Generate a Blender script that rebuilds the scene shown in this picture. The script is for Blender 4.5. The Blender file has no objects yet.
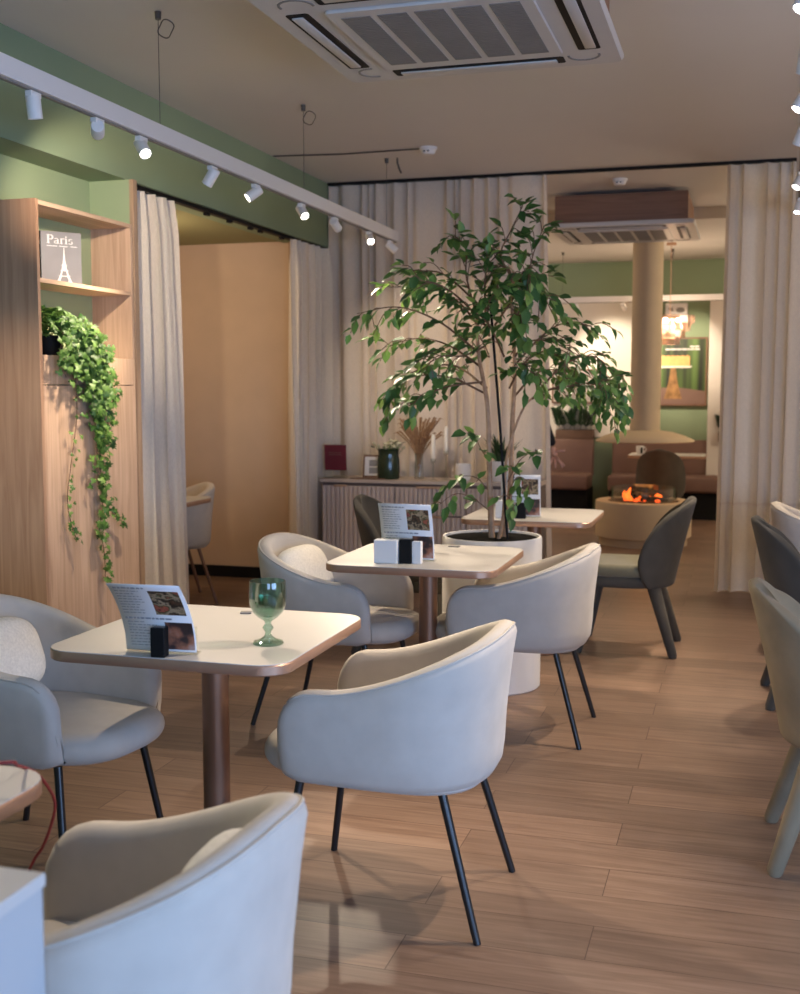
import bpy, bmesh, math, random
from mathutils import Vector, Matrix
PI = math.pi
R = math.radians
C = bpy.context.scene.collection
SC = bpy.context.scene

# ------------------------------------------------------------------ camera, world, light, exposure
cam_d = bpy.data.cameras.new('camera'); cam = bpy.data.objects.new('camera', cam_d); C.objects.link(cam)
CAM_H = 1.45; FPX = 1149.0; PITCH = R(5.419); YAW = R(16.597)
cam.location = (0, 0, CAM_H); cam.rotation_euler = (PI/2 - PITCH, 0, YAW)
cam_d.sensor_fit = 'HORIZONTAL'; cam_d.sensor_width = 36.0; cam_d.lens = FPX/800*36
cam_d.clip_start = .05; cam_d.clip_end = 60
cam_d.dof.use_dof = True; cam_d.dof.focus_distance = 3.7; cam_d.dof.aperture_fstop = 5.0
SC.camera = cam
w = bpy.data.worlds.new('world'); SC.world = w; w.use_nodes = True
w.node_tree.nodes['Background'].inputs[0].default_value = (.55, .7, 1, 1)
w.node_tree.nodes['Background'].inputs[1].default_value = 1.0
SC.view_settings.view_transform = 'Standard'; SC.view_settings.look = 'None'
SC.view_settings.exposure = 0.42; SC.view_settings.gamma = 1.0; SC.view_settings.use_curve_mapping = False
SC.cycles.use_denoising = True
SC.cycles.max_bounces = 8; SC.cycles.diffuse_bounces = 5; SC.cycles.transparent_max_bounces = 12
SC.cycles.sample_clamp_indirect = 4.0; SC.cycles.caustics_reflective = False; SC.cycles.caustics_refractive = False

def area(name, loc, rot, sx, sy, power, col, spread=PI):
    d = bpy.data.lights.new(name, 'AREA'); d.shape = 'RECTANGLE'; d.size = sx; d.size_y = sy
    d.energy = power; d.color = col; d.spread = spread
    o = bpy.data.objects.new(name, d); C.objects.link(o); o.location = loc; o.rotation_euler = rot
    return o
def spot(name, loc, target, power, col=(1, .80, .58), angle=60, blend=.6, size=.03, parent=None):
    d = bpy.data.lights.new(name, 'SPOT'); d.energy = power*SPW; d.color = col
    d.spot_size = R(angle); d.spot_blend = blend; d.shadow_soft_size = size
    o = bpy.data.objects.new(name, d); C.objects.link(o); o.location = loc
    o.rotation_euler = (Vector(target)-Vector(loc)).to_track_quat('-Z', 'Y').to_euler()
    if parent: o.parent = parent
    return o
def point(name, loc, power, col=(1, .78, .55), size=.08):
    d = bpy.data.lights.new(name, 'POINT'); d.energy = power; d.color = col; d.shadow_soft_size = size
    o = bpy.data.objects.new(name, d); C.objects.link(o); o.location = loc
    return o
COOL = (.34, .56, 1.0); WARM = (1, .82, .62); SPW = 2.7
# daylight through the big window in the wall behind the viewpoint, and one in the right wall
area('window_daylight', (1.9, -2.40, 1.15), (R(88), 0, R(8)), 2.0, 1.4, 62, COOL, R(140))
area('side_window_daylight', (3.12, .5, 1.15), (R(86), 0, R(75)), 2.4, 1.3, 68, COOL, R(150))
# added warm fill lights without fixtures, for the back room and main room
point('back_room_fill_light', (1.7, 10.6, 2.35), 60, WARM, .25)
point('back_room_fill_light', (-3.6, 11.6, 2.35), 40, WARM, .25)
point('room_fill_light', (2.4, 4.5, 2.3), 45, WARM, .25)  # unseen added fill, lifts the warm ambient of the main room
LAMP_ALCOVE = point('alcove_lamp_light', (-3.95, 6.6, 2.2), 19, (1, .74, .50), .12)

# ------------------------------------------------------------------ materials
def nodes(name):
    m = bpy.data.materials.new(name); m.use_nodes = True
    nt = m.node_tree; b = nt.nodes['Principled BSDF']
    return m, nt, b
def rgb(c): return (c[0], c[1], c[2], 1)
def mat(name, col, rough=.6, metal=0, var=.06, scale=8, bump=0, bscale=200, sheen=0, spec=.4, stretch=None, emit=None, emits=0):
    m, nt, b = nodes(name)
    b.inputs['Roughness'].default_value = rough; b.inputs['Metallic'].default_value = metal
    b.inputs['Specular IOR Level'].default_value = spec
    tc = nt.nodes.new('ShaderNodeTexCoord'); src = tc.outputs['Object']
    if stretch:
        mp = nt.nodes.new('ShaderNodeMapping'); mp.inputs['Scale'].default_value = stretch
        nt.links.new(src, mp.inputs[0]); src = mp.outputs[0]
    if var > 0:
        n = nt.nodes.new('ShaderNodeTexNoise'); n.inputs['Scale'].default_value = scale; n.inputs['Detail'].default_value = 4
        nt.links.new(src, n.inputs['Vector'])
        r = nt.nodes.new('ShaderNodeValToRGB'); r.color_ramp.elements[0].position = .3; r.color_ramp.elements[1].position = .7
        r.color_ramp.elements[0].color = rgb([max(0, c*(1-var)) for c in col]); r.color_ramp.elements[1].color = rgb([min(1, c*(1+var)) for c in col])
        nt.links.new(n.outputs['Fac'], r.inputs[0]); nt.links.new(r.outputs[0], b.inputs['Base Color'])
    else:
        b.inputs['Base Color'].default_value = rgb(col)
    if bump:
        n2 = nt.nodes.new('ShaderNodeTexNoise'); n2.inputs['Scale'].default_value = bscale; n2.inputs['Detail'].default_value = 3
        nt.links.new(src, n2.inputs['Vector'])
        bp = nt.nodes.new('ShaderNodeBump'); bp.inputs['Strength'].default_value = bump; bp.inputs['Distance'].default_value = .002
        nt.links.new(n2.outputs['Fac'], bp.inputs['Height']); nt.links.new(bp.outputs[0], b.inputs['Normal'])
    if sheen:
        b.inputs['Sheen Weight'].default_value = sheen; b.inputs['Sheen Roughness'].default_value = .5
    if emit:
        b.inputs['Emission Color'].default_value = rgb(emit); b.inputs['Emission Strength'].default_value = emits
    return m
def wood(name, c1, c2, rough=.5, axis='z', scale=1.0):
    m, nt, b = nodes(name); b.inputs['Roughness'].default_value = rough; b.inputs['Specular IOR Level'].default_value = .35
    tc = nt.nodes.new('ShaderNodeTexCoord'); mp = nt.nodes.new('ShaderNodeMapping')
    s = {'x': (.7, 14, 14), 'y': (14, .7, 14), 'z': (14, 14, .7)}[axis]
    mp.inputs['Scale'].default_value = [k*scale for k in s]
    nt.links.new(tc.outputs['Object'], mp.inputs[0])
    n = nt.nodes.new('ShaderNodeTexNoise'); n.inputs['Scale'].default_value = 2.2; n.inputs['Detail'].default_value = 7; n.inputs['Distortion'].default_value = 1.2
    nt.links.new(mp.outputs[0], n.inputs['Vector'])
    r = nt.nodes.new('ShaderNodeValToRGB'); r.color_ramp.elements[0].position = .32; r.color_ramp.elements[1].position = .68
    r.color_ramp.elements[0].color = rgb(c1); r.color_ramp.elements[1].color = rgb(c2)
    nt.links.new(n.outputs['Fac'], r.inputs[0]); nt.links.new(r.outputs[0], b.inputs['Base Color'])
    return m
def floor_mat():
    m, nt, b = nodes('floor_planks'); L = nt.links.new
    tc = nt.nodes.new('ShaderNodeTexCoord')
    br = nt.nodes.new('ShaderNodeTexBrick'); br.offset = .37; br.offset_frequency = 2; br.squash = 1
    br.inputs['Scale'].default_value = 1; br.inputs['Brick Width'].default_value = 1.28; br.inputs['Row Height'].default_value = .192
    br.inputs['Mortar Size'].default_value = .0016; br.inputs['Mortar Smooth'].default_value = .1; br.inputs['Bias'].default_value = 0
    br.inputs['Color1'].default_value = (0, 0, 0, 1); br.inputs['Color2'].default_value = (1, 1, 1, 1); br.inputs['Mortar'].default_value = (.5, .5, .5, 1)
    mo = nt.nodes.new('ShaderNodeMapping'); mo.inputs['Location'].default_value = (.35, .06, 0)
    L(tc.outputs['Object'], mo.inputs[0]); L(mo.outputs[0], br.inputs['Vector'])
    mp = nt.nodes.new('ShaderNodeMapping'); mp.inputs['Scale'].default_value = (1.0, 15, 1)
    va = nt.nodes.new('ShaderNodeVectorMath'); va.operation = 'ADD'
    sc = nt.nodes.new('ShaderNodeVectorMath'); sc.operation = 'SCALE'; sc.inputs['Scale'].default_value = 9.0
    L(br.outputs['Color'], sc.inputs[0]); L(tc.outputs['Object'], va.inputs[0]); L(sc.outputs[0], va.inputs[1]); L(va.outputs[0], mp.inputs[0])
    n = nt.nodes.new('ShaderNodeTexNoise'); n.inputs['Scale'].default_value = 1.8; n.inputs['Detail'].default_value = 8; n.inputs['Distortion'].default_value = 1.6; n.inputs['Roughness'].default_value = .6
    L(mp.outputs[0], n.inputs['Vector'])
    r = nt.nodes.new('ShaderNodeValToRGB'); e = r.color_ramp.elements
    e[0].position = .25; e[0].color = (.150, .092, .064, 1); e[1].position = .75; e[1].color = (.285, .192, .142, 1)
    x = r.color_ramp.elements.new(.5); x.color = (.222, .144, .102, 1)
    L(n.outputs['Fac'], r.inputs[0])
    tint = nt.nodes.new('ShaderNodeValToRGB'); tint.color_ramp.elements[0].color = (.80, .79, .78, 1); tint.color_ramp.elements[1].color = (1.16, 1.13, 1.1, 1)
    L(br.outputs['Color'], tint.inputs[0])
    mu = nt.nodes.new('ShaderNodeMix'); mu.data_type = 'RGBA'; mu.blend_type = 'MULTIPLY'; mu.inputs[0].default_value = 1
    L(r.outputs[0], mu.inputs[6]); L(tint.outputs[0], mu.inputs[7])
    mx = nt.nodes.new('ShaderNodeMix'); mx.data_type = 'RGBA'
    L(br.outputs['Fac'], mx.inputs[0]); L(mu.outputs[2], mx.inputs[6]); mx.inputs[7].default_value = (.09, .05, .035, 1)
    L(mx.outputs[2], b.inputs['Base Color'])
    b.inputs['Roughness'].default_value = .42; b.inputs['Specular IOR Level'].default_value = .35
    bp = nt.nodes.new('ShaderNodeBump'); bp.inputs['Strength'].default_value = .15; bp.inputs['Distance'].default_value = .002
    L(n.outputs['Fac'], bp.inputs['Height']); L(bp.outputs[0], b.inputs['Normal'])
    return m
def leaf_mat(name, c1, c2, c3, rough=.45, trans=.25):
    m, nt, b = nodes(name); L = nt.links.new
    g = nt.nodes.new('ShaderNodeNewGeometry'); r = nt.nodes.new('ShaderNodeValToRGB'); e = r.color_ramp.elements
    e[0].color = rgb(c1); e[1].color = rgb(c3); x = e.new(.55); x.color = rgb(c2)
    L(g.outputs['Random Per Island'], r.inputs[0]); L(r.outputs[0], b.inputs['Base Color'])
    b.inputs['Roughness'].default_value = rough; b.inputs['Specular IOR Level'].default_value = .45
    t = nt.nodes.new('ShaderNodeBsdfTranslucent'); L(r.outputs[0], t.inputs[0])
    mx = nt.nodes.new('ShaderNodeMixShader'); mx.inputs[0].default_value = trans
    L(b.outputs[0], mx.inputs[1]); L(t.outputs[0], mx.inputs[2]); L(mx.outputs[0], nt.nodes['Material Output'].inputs[0])
    return m
def glass(name, col, fac=.12, rough=.03):
    m, nt, b = nodes(name); L = nt.links.new
    t = nt.nodes.new('ShaderNodeBsdfTransparent'); t.inputs[0].default_value = rgb(col)
    gl = nt.nodes.new('ShaderNodeBsdfGlossy'); gl.inputs['Roughness'].default_value = rough
    lw = nt.nodes.new('ShaderNodeLayerWeight'); lw.inputs[0].default_value = .35
    mr = nt.nodes.new('ShaderNodeMapRange'); mr.inputs['To Min'].default_value = fac*.35; mr.inputs['To Max'].default_value = min(1, fac*5)
    L(lw.outputs['Facing'], mr.inputs[0])
    mx = nt.nodes.new('ShaderNodeMixShader'); L(mr.outputs[0], mx.inputs[0]); L(t.outputs[0], mx.inputs[1]); L(gl.outputs[0], mx.inputs[2])
    L(mx.outputs[0], nt.nodes['Material Output'].inputs[0])
    return m
def emitm(name, col, s):
    m, nt, b = nodes(name)
    b.inputs['Base Color'].default_value = rgb(col); b.inputs['Emission Color'].default_value = rgb(col); b.inputs['Emission Strength'].default_value = s
    return m
def cloth(name, col, trans=.15):
    m, nt, b = nodes(name); L = nt.links.new
    tc = nt.nodes.new('ShaderNodeTexCoord'); n = nt.nodes.new('ShaderNodeTexNoise'); n.inputs['Scale'].default_value = 90; n.inputs['Detail'].default_value = 2
    mp = nt.nodes.new('ShaderNodeMapping'); mp.inputs['Scale'].default_value = (3, 3, .5); L(tc.outputs['Object'], mp.inputs[0]); L(mp.outputs[0], n.inputs['Vector'])
    r = nt.nodes.new('ShaderNodeValToRGB'); r.color_ramp.elements[0].position = .3; r.color_ramp.elements[1].position = .7
    r.color_ramp.elements[0].color = rgb([c*.93 for c in col]); r.color_ramp.elements[1].color = rgb([min(1, c*1.05) for c in col])
    L(n.outputs['Fac'], r.inputs[0]); L(r.outputs[0], b.inputs['Base Color']); b.inputs['Roughness'].default_value = .9; b.inputs['Specular IOR Level'].default_value = .1
    t = nt.nodes.new('ShaderNodeBsdfTranslucent'); L(r.outputs[0], t.inputs[0])
    mx = nt.nodes.new('ShaderNodeMixShader'); mx.inputs[0].default_value = trans
    L(b.outputs[0], mx.inputs[1]); L(t.outputs[0], mx.inputs[2]); L(mx.outputs[0], nt.nodes['Material Output'].inputs[0])
    return m
def food_mat(name, cols, scale):
    m, nt, b = nodes(name); L = nt.links.new
    tc = nt.nodes.new('ShaderNodeTexCoord'); n = nt.nodes.new('ShaderNodeTexNoise'); n.inputs['Scale'].default_value = scale; n.inputs['Detail'].default_value = 6; n.inputs['Distortion'].default_value = 0
    L(tc.outputs['Object'], n.inputs['Vector']); r = nt.nodes.new('ShaderNodeValToRGB'); e = r.color_ramp.elements
    for k, c in enumerate(cols):
        p = .3 + .4*k/(len(cols)-1)
        if k == 0: e[0].position = p; e[0].color = rgb(c)
        elif k == len(cols)-1: e[-1].position = p; e[-1].color = rgb(c)
        else: q = e.new(p); q.color = rgb(c)
    L(n.outputs['Fac'], r.inputs[0]); L(r.outputs[0], b.inputs['Base Color']); b.inputs['Roughness'].default_value = .4
    return m
M = dict(
    floor=floor_mat(),
    ceil=mat('ceiling_paint', (.72, .68, .64), .9, var=.015, scale=1.5),
    wall=mat('wall_paint', (.70, .66, .60), .9, var=.02, scale=2),
    white_wall=mat('white_wall_paint', (.78, .74, .66), .9, var=.02, scale=2),
    green=mat('green_paint', (.255, .33, .205), .85, var=.03, scale=2),
    green_lit=mat('lit_green_paint', (.34, .42, .25), .85, var=.03, scale=2),  # wall green made lighter and warmer, spot light put into the colour
    olive=mat('olive_paint', (.30, .29, .14), .9, var=.03, scale=2),
    alcove=mat('alcove_wallcover', (.60, .43, .28), .85, var=.03, scale=6),
    black=mat('black_matte', (.007, .007, .0075), .6, var=.1, spec=.2),
    blackmetal=mat('black_metal', (.014, .014, .015), .35, var=.1, spec=.5),
    oak=wood('pale_oak', (.50, .325, .215), (.66, .46, .325), .5, 'z'),
    oak_h=wood('pale_oak_across', (.52, .345, .23), (.68, .48, .34), .5, 'y'),
    oak_shaded=wood('shaded_oak', (.36, .20, .125), (.48, .295, .19), .55, 'z'),  # oak darkened, puts the shade on the near bookcase side into its colour
    jamb=wood('jamb_oak', (.36, .235, .15), (.48, .325, .215), .5, 'z'),
    acbox=wood('brown_box_wood', (.20, .105, .065), (.27, .15, .095), .5, 'x'),
    curtain=cloth('linen_curtain', (.78, .67, .55)),
    curtain_w=cloth('cream_curtain', (.82, .73, .61)),
    fabric=mat('cream_upholstery', (.56, .505, .44), .95, var=.05, scale=14, bump=.15, bscale=700, sheen=.15, spec=.12),
    pillow=mat('boucle_cushion', (.80, .755, .68), .97, var=.09, scale=120, bump=.6, bscale=260, spec=.1),
    velvet=mat('olive_grey_velvet', (.25, .195, .125), .9, var=.12, scale=9, sheen=.08, spec=.12),
    velvet_d=mat('slate_grey_velvet', (.088, .078, .064), .9, var=.12, scale=9, sheen=.08, spec=.12),
    velvet_s=mat('lit_seat_velvet', (.20, .18, .115), .85, var=.1, scale=9, sheen=.3, spec=.12),  # seat lighter than its chair, warm light put into the colour
    banq=mat('dusty_rose_leather', (.20, .12, .095), .6, var=.06, scale=5),
    top=mat('white_laminate', (.55, .525, .495), .38, var=.02, scale=5, spec=.4),
    copper=mat('copper_edge', (.50, .30, .20), .38, .55, var=.08, scale=4),
    pole=mat('bronze_metal', (.27, .145, .09), .38, .6, var=.08, scale=4),
    white=mat('white_plastic', (.78, .76, .74), .45, var=.01),
    white_dim=mat('offwhite_plastic', (.60, .575, .55), .5, var=.02),
    grille=mat('grille_grey', (.23, .215, .20), .7, var=.05),
    rail=mat('white_aluminium', (.72, .70, .69), .4, var=.01),
    wire=mat('steel_wire', (.12, .11, .10), .4, .6, var=.05),
    lens=emitm('lamp_lens', (1, .95, .86), 14.0),
    lens_off=mat('lamp_lens_off', (.5, .48, .46), .3, var=0),
    soil=mat('dark_soil', (.008, .0075, .007), 1.0, var=.4, scale=60, bump=.8, bscale=80, spec=.03),
    planter=mat('white_planter', (.80, .78, .755), .45, var=.015, scale=4),
    bark=mat('pale_bark', (.42, .265, .165), .85, var=.25, scale=30, bump=.5, bscale=60),
    twig=mat('twig_bark', (.17, .10, .06), .85, var=.2, scale=30),
    leaf=leaf_mat('fig_leaf', (.045, .11, .03), (.085, .19, .045), (.24, .38, .09)),
    ivy=leaf_mat('ivy_leaf', (.035, .10, .018), (.09, .20, .035), (.21, .36, .08), .45, .2),
    dleaf=leaf_mat('dark_leaf', (.012, .035, .014), (.02, .055, .02), (.035, .08, .03), .4, .1),
    flute=mat('fluted_front', (.68, .59, .55), .55, var=.02, scale=4),
    flute_gap=mat('flute_groove', (.17, .135, .12), .7, var=.02),
    cred_top=mat('credenza_top', (.60, .51, .44), .5, var=.04, scale=6, stretch=(1, 8, 8)),
    paper=mat('menu_paper', (.80, .79, .78), .6, var=.01),
    ink=mat('menu_ink', (.30, .30, .32), .7, var=0),
    food=food_mat('menu_photo_print', [(.015, .01, .008), (.12, .06, .03), (.02, .015, .01), (.42, .30, .18), (.05, .06, .02), (.40, .10, .06), (.03, .02, .015)], 26),
    food_d=food_mat('menu_dark_photo_print', [(.02, .015, .015), (.05, .03, .03), (.35, .14, .08), (.45, .30, .26)], 18),
    book=mat('grey_book_cover', (.24, .23, .235), .4, var=.06, scale=10),
    red=mat('burgundy_board', (.17, .022, .035), .5, var=.05),
    vase=mat('dark_green_glassware', (.022, .04, .022), .15, var=.25, scale=14, spec=.6),
    pampas=mat('dried_grass', (.36, .21, .11), .95, var=.25, scale=40),
    flower=mat('pale_flower', (.55, .52, .36), .8, var=.2, scale=60),
    candle=mat('white_wax', (.82, .77, .68), .5, var=.02),
    clear=glass('clear_glass', (.93, .95, .94), .10),
    amberglass=glass('amber_smoked_glass', (.80, .72, .62), .12),
    gobletglass=glass('green_glass', (.68, .83, .76), .15),
    water=glass('green_water', (.72, .86, .78), .05),
    peach=glass('peach_glass', (1.0, .85, .77), .26, .2),
    stone=mat('cream_stucco', (.62, .50, .33), .85, var=.03, scale=8),
    coal=mat('charred_log', (.02, .014, .012), .95, var=.4, scale=20),
    ember=emitm('ember_glow', (1, .11, .02), 1.2),
    flame=emitm('flame_glow', (1, .17, .02), 1.5),
    skin=mat('skin', (.62, .36, .28), .6, var=.03),
    darkcloth=mat('black_cloth', (.012, .012, .016), .9, var=.1),
    hair=mat('dark_hair', (.03, .018, .012), .6, var=.2, scale=60),
    walnut=wood('walnut_leg', (.16, .085, .05), (.24, .135, .085), .5, 'z'),
    redcord=mat('red_cord', (.26, .035, .035), .6, var=.1),
    poster=None, cake=mat('orange_cake_print', (.95, .48, .17), .6, var=.12, scale=30),
    cakestand=mat('golden_stand_print', (.30, .16, .06), .5, var=.35, scale=18),
    greyart=food_mat('grey_picture', [(.30, .27, .24), (.45, .40, .36), (.20, .18, .16)], 6),
    brown_pot=mat('brown_planter', (.14, .085, .06), .7, var=.06),
)
def poster_mat():
    m, nt, b = nodes('green_drape_print'); L = nt.links.new
    tc = nt.nodes.new('ShaderNodeTexCoord'); mp = nt.nodes.new('ShaderNodeMapping'); mp.inputs['Scale'].default_value = (9, 1, .4)
    L(tc.outputs['Object'], mp.inputs[0]); n = nt.nodes.new('ShaderNodeTexNoise'); n.inputs['Scale'].default_value = 1.2; n.inputs['Detail'].default_value = 1; L(mp.outputs[0], n.inputs['Vector'])
    r = nt.nodes.new('ShaderNodeValToRGB'); e = r.color_ramp.elements
    e[0].position = .38; e[0].color = (.006, .010, .005, 1); e[1].position = .72; e[1].color = (.11, .20, .045, 1)
    L(n.outputs['Fac'], r.inputs[0]); L(r.outputs[0], b.inputs['Base Color']); b.inputs['Roughness'].default_value = .5
    return m
M['poster'] = poster_mat()

# ------------------------------------------------------------------ mesh helpers
def emit(name, bm, m, parent=None, smooth=True, sub=0, angle=40):
    me = bpy.data.meshes.new(name)
    bmesh.ops.recalc_face_normals(bm, faces=bm.faces[:])
    bm.to_mesh(me); bm.free()
    o = bpy.data.objects.new(name, me); C.objects.link(o)
    me.materials.append(m)
    if smooth:
        for p in me.polygons: p.use_smooth = True
        if angle < 180:
            try: me.set_sharp_from_angle(angle=R(angle))
            except Exception: pass
    if sub:
        md = o.modifiers.new('subsurf', 'SUBSURF'); md.levels = sub; md.render_levels = sub
    if parent: o.parent = parent
    return o
def thing(name, label, cat, loc=(0, 0, 0), rz=0, group=None):
    o = bpy.data.objects.new(name, None); C.objects.link(o); o.empty_display_size = .1
    o.location = loc; o.rotation_euler = (0, 0, rz); o['label'] = label; o['category'] = cat
    if group: o['group'] = group
    return o
def tag(o, label, cat, group=None):
    o['label'] = label; o['category'] = cat
    if group: o['group'] = group
    return o
def struct(name, bm, m, parent=None, smooth=False):
    o = emit(name, bm, m, parent, smooth)
    if not parent: o['kind'] = 'structure'
    return o
def copy_tree(o, parent=None):
    c = o.copy(); C.objects.link(c)
    if parent: c.parent = parent
    for ch in [k for k in bpy.data.objects if k.parent == o]: copy_tree(ch, c)
    return c
def dup(o, loc, rz, label, group=None):
    c = copy_tree(o); c.location = loc; c.rotation_euler = (0, 0, rz); c['label'] = label
    if group: c['group'] = group
    return c
def B(): return bmesh.new()
def box(bm, x0, y0, z0, x1, y1, z1, bev=0, mtx=None, seg=2):
    r = bmesh.ops.create_cube(bm, size=1)
    vs = r['verts']
    for v in vs:
        v.co = Vector(((x0+x1)/2+v.co.x*(x1-x0), (y0+y1)/2+v.co.y*(y1-y0), (z0+z1)/2+v.co.z*(z1-z0)))
    if bev:
        es = list({e for v in vs for e in v.link_edges})
        rr = bmesh.ops.bevel(bm, geom=es, offset=bev, segments=seg, affect='EDGES', profile=.5)
        vs = list({v for f in rr['faces'] for v in f.verts} | {v for v in vs if v.is_valid})
    if mtx:
        for v in vs: v.co = mtx @ v.co
    return vs
def ring_loft(bm, rings, cap0=True, cap1=True, closed=True):
    vr = [[bm.verts.new(p) for p in r] for r in rings]
    n = len(vr[0])
    for a, b in zip(vr, vr[1:]):
        for i in range(n if closed else n-1):
            j = (i+1) % n
            try: bm.faces.new((a[i], a[j], b[j], b[i]))
            except ValueError: pass
    if cap0 and closed: bm.faces.new(vr[0][::-1])
    if cap1 and closed: bm.faces.new(vr[-1])
    return vr
def tube(bm, pts, rad, n=10, caps=True):
    pts = [Vector(p) for p in pts]
    if not hasattr(rad, '__len__'): rad = [rad]*len(pts)
    rings = []
    up = None
    for i, p in enumerate(pts):
        d = (pts[min(i+1, len(pts)-1)]-pts[max(i-1, 0)]).normalized()
        if up is None:
            up = Vector((0, 0, 1)) if abs(d.z) < .9 else Vector((1, 0, 0))
        a = d.cross(up).normalized(); b = a.cross(d).normalized(); up = b
        rings.append([p + (a*math.cos(t)+b*math.sin(t))*rad[i] for t in [2*PI*k/n for k in range(n)]])
    ring_loft(bm, rings, caps, caps)
def lathe(bm, prof, n=32, c=(0, 0, 0), close=False):
    rings = [[Vector((c[0]+r*math.cos(2*PI*k/n), c[1]+r*math.sin(2*PI*k/n), c[2]+z)) for k in range(n)] for r, z in prof]
    if close:
        vr = ring_loft(bm, rings, False, False)
        for i in range(n):
            j = (i+1) % n; bm.faces.new((vr[-1][i], vr[-1][j], vr[0][j], vr[0][i]))
    else: ring_loft(bm, rings, True, True)
def rrect(w, h, r, seg=6):
    pts = []
    for cx, cy, a in ((w/2-r, h/2-r, 0), (-w/2+r, h/2-r, 90), (-w/2+r, -h/2+r, 180), (w/2-r, -h/2+r, 270)):
        for k in range(seg+1):
            t = R(a+90*k/seg); pts.append((cx+r*math.cos(t), cy+r*math.sin(t)))
    return pts
def slab(bm, outline, z0, z1, bev=.003):
    def sc(d):
        cx = sum(p[0] for p in outline)/len(outline); cy = sum(p[1] for p in outline)/len(outline)
        o = []
        for x, y in outline:
            l = math.hypot(x-cx, y-cy); k = (l-d)/l; o.append((cx+(x-cx)*k, cy+(y-cy)*k))
        return o
    ins = sc(bev)
    rings = [[(x, y, z0) for x, y in ins], [(x, y, z0+bev) for x, y in outline], [(x, y, z1-bev) for x, y in outline], [(x, y, z1) for x, y in ins]]
    ring_loft(bm, rings)
def superell(cx, cy, a, b, n, k=48):
    o = []
    for i in range(k):
        t = 2*PI*i/k; c, s = math.cos(t), math.sin(t)
        o.append((cx+a*math.copysign(abs(c)**(2/n), c), cy+b*math.copysign(abs(s)**(2/n), s)))
    return o
def cushion(bm, cx, cy, a, b, n, z0, z1, r, k=56, dome=.0):
    zm = (z0+z1)/2; h = (z1-z0)/2; rings = []
    for i in range(13):
        t = -PI/2 + PI*i/12
        off = r*(1-math.cos(t)); z = zm+h*math.sin(t)
        rings.append([(x, y, z) for x, y in superell(cx, cy, a-off, b-off, n, k)])
    for q, zz in ((.6, dome*.7), (.2, dome)):
        rings.append([(cx+(x-cx)*q, cy+(y-cy)*q, z1+zz) for x, y in superell(cx, cy, a-r, b-r, n, k)])
    rings.insert(0, [(cx+(x-cx)*.3, cy+(y-cy)*.3, z0) for x, y in superell(cx, cy, a-r, b-r, n, k)])
    ring_loft(bm, rings)
def rot_m(loc, rz=0, rx=0, ry=0):
    return Matrix.Translation(loc) @ Matrix.Rotation(rz, 4, 'Z') @ Matrix.Rotation(ry, 4, 'Y') @ Matrix.Rotation(rx, 4, 'X')
def xf(bm, m):
    for v in bm.verts: v.co = m @ v.co
    return bm
def smooth_pts(pts, n):
    pts = [Vector(p) for p in pts]; out = []
    P = [pts[0]*2-pts[1]]+pts+[pts[-1]*2-pts[-2]]
    for i in range(len(pts)-1):
        for k in range(n):
            t = k/n; p0, p1, p2, p3 = P[i:i+4]
            out.append(.5*((2*p1)+(p2-p0)*t+(2*p0-5*p1+4*p2-p3)*t*t+(3*p1-p0-3*p2+p3)*t*t*t))
    out.append(pts[-1]); return out
def quad(bm, *p):
    bm.faces.new([bm.verts.new(q) for q in p])

# ================================================================== LARGE STRUCTURE
CZ = 3.0
bm = B(); box(bm, -5.4, -2.6, -.05, 3.2, 13.9, 0); struct('floor', bm, M['floor'])
bm = B(); box(bm, -5.4, -2.6, CZ, 3.2, 13.9, CZ+.1); struct('ceiling', bm, M['ceil'])
# right wall with window opening
bm = B()
box(bm, 3.1, -2.6, 0, 3.2, -.8, CZ); box(bm, 3.1, 2.0, 0, 3.2, 13.9, CZ); box(bm, 3.1, -.8, 0, 3.2, 2.0, .4); box(bm, 3.1, -.8, 1.9, 3.2, 2.0, CZ)
struct('wall_right', bm, M['wall'])
bm = B()
box(bm, -5.4, -2.6, 0, .8, -2.45, CZ); box(bm, 3.0, -2.6, 0, 3.2, -2.45, CZ); box(bm, .8, -2.6, 0, 3.0, -2.45, .4); box(bm, .8, -2.6, 1.9, 3.0, -2.45, CZ)
struct('wall_front', bm, M['wall'])
# left wall (green, lightened as if spotlit) behind the bookcase, near part
bm = B(); box(bm, -3.42, -2.6, 0, -3.30, 5.46, CZ); struct('wall_left', bm, M['green_lit'])
# green soffit along the left side
bm = B(); box(bm, -3.30, -2.45, 2.52, -3.08, 8.62, CZ); struct('trim_1', bm, M['green'])
# alcove: ceiling, outer wall, end wall, near wall
bm = B(); box(bm, -5.3, 5.46, 2.53, -3.30, 8.62, 2.63); struct('trim_2', bm, M['olive'])
bm = B(); box(bm, -5.4, 5.3, 0, -5.3, 13.9, CZ); struct('wall_alcove', bm, M['alcove'])
bm = B(); box(bm, -5.3, 8.04, 0, -3.24, 8.16, 2.53); struct('wall_end', bm, M['alcove'])
bm = B(); box(bm, -5.3, 5.36, 0, -3.42, 5.46, CZ); struct('wall_near', bm, M['alcove'])
bm = B(); box(bm, -5.3, 8.02, 0, -3.24, 8.04, .085); struct('baseboard_alcove', bm, M['black'])
bm = B(); box(bm, -3.24, 8.0, 0, -3.19, 8.18, 2.53); struct('trim_3', bm, M['jamb'])
bm = B(); box(bm, -3.068, 5.40, 0, -3.045, 5.44, 2.52); struct('trim_4', bm, M['jamb'])
bm = B(); box(bm, -3.30, 5.40, 0, -3.068, 5.46, 2.52); struct('wall_return', bm, M['green_lit'])
# partition behind the back curtain
bm = B(); box(bm, -5.3, 8.62, 0, -1.75, 8.74, CZ); struct('wall_partition', bm, M['wall'])
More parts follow.
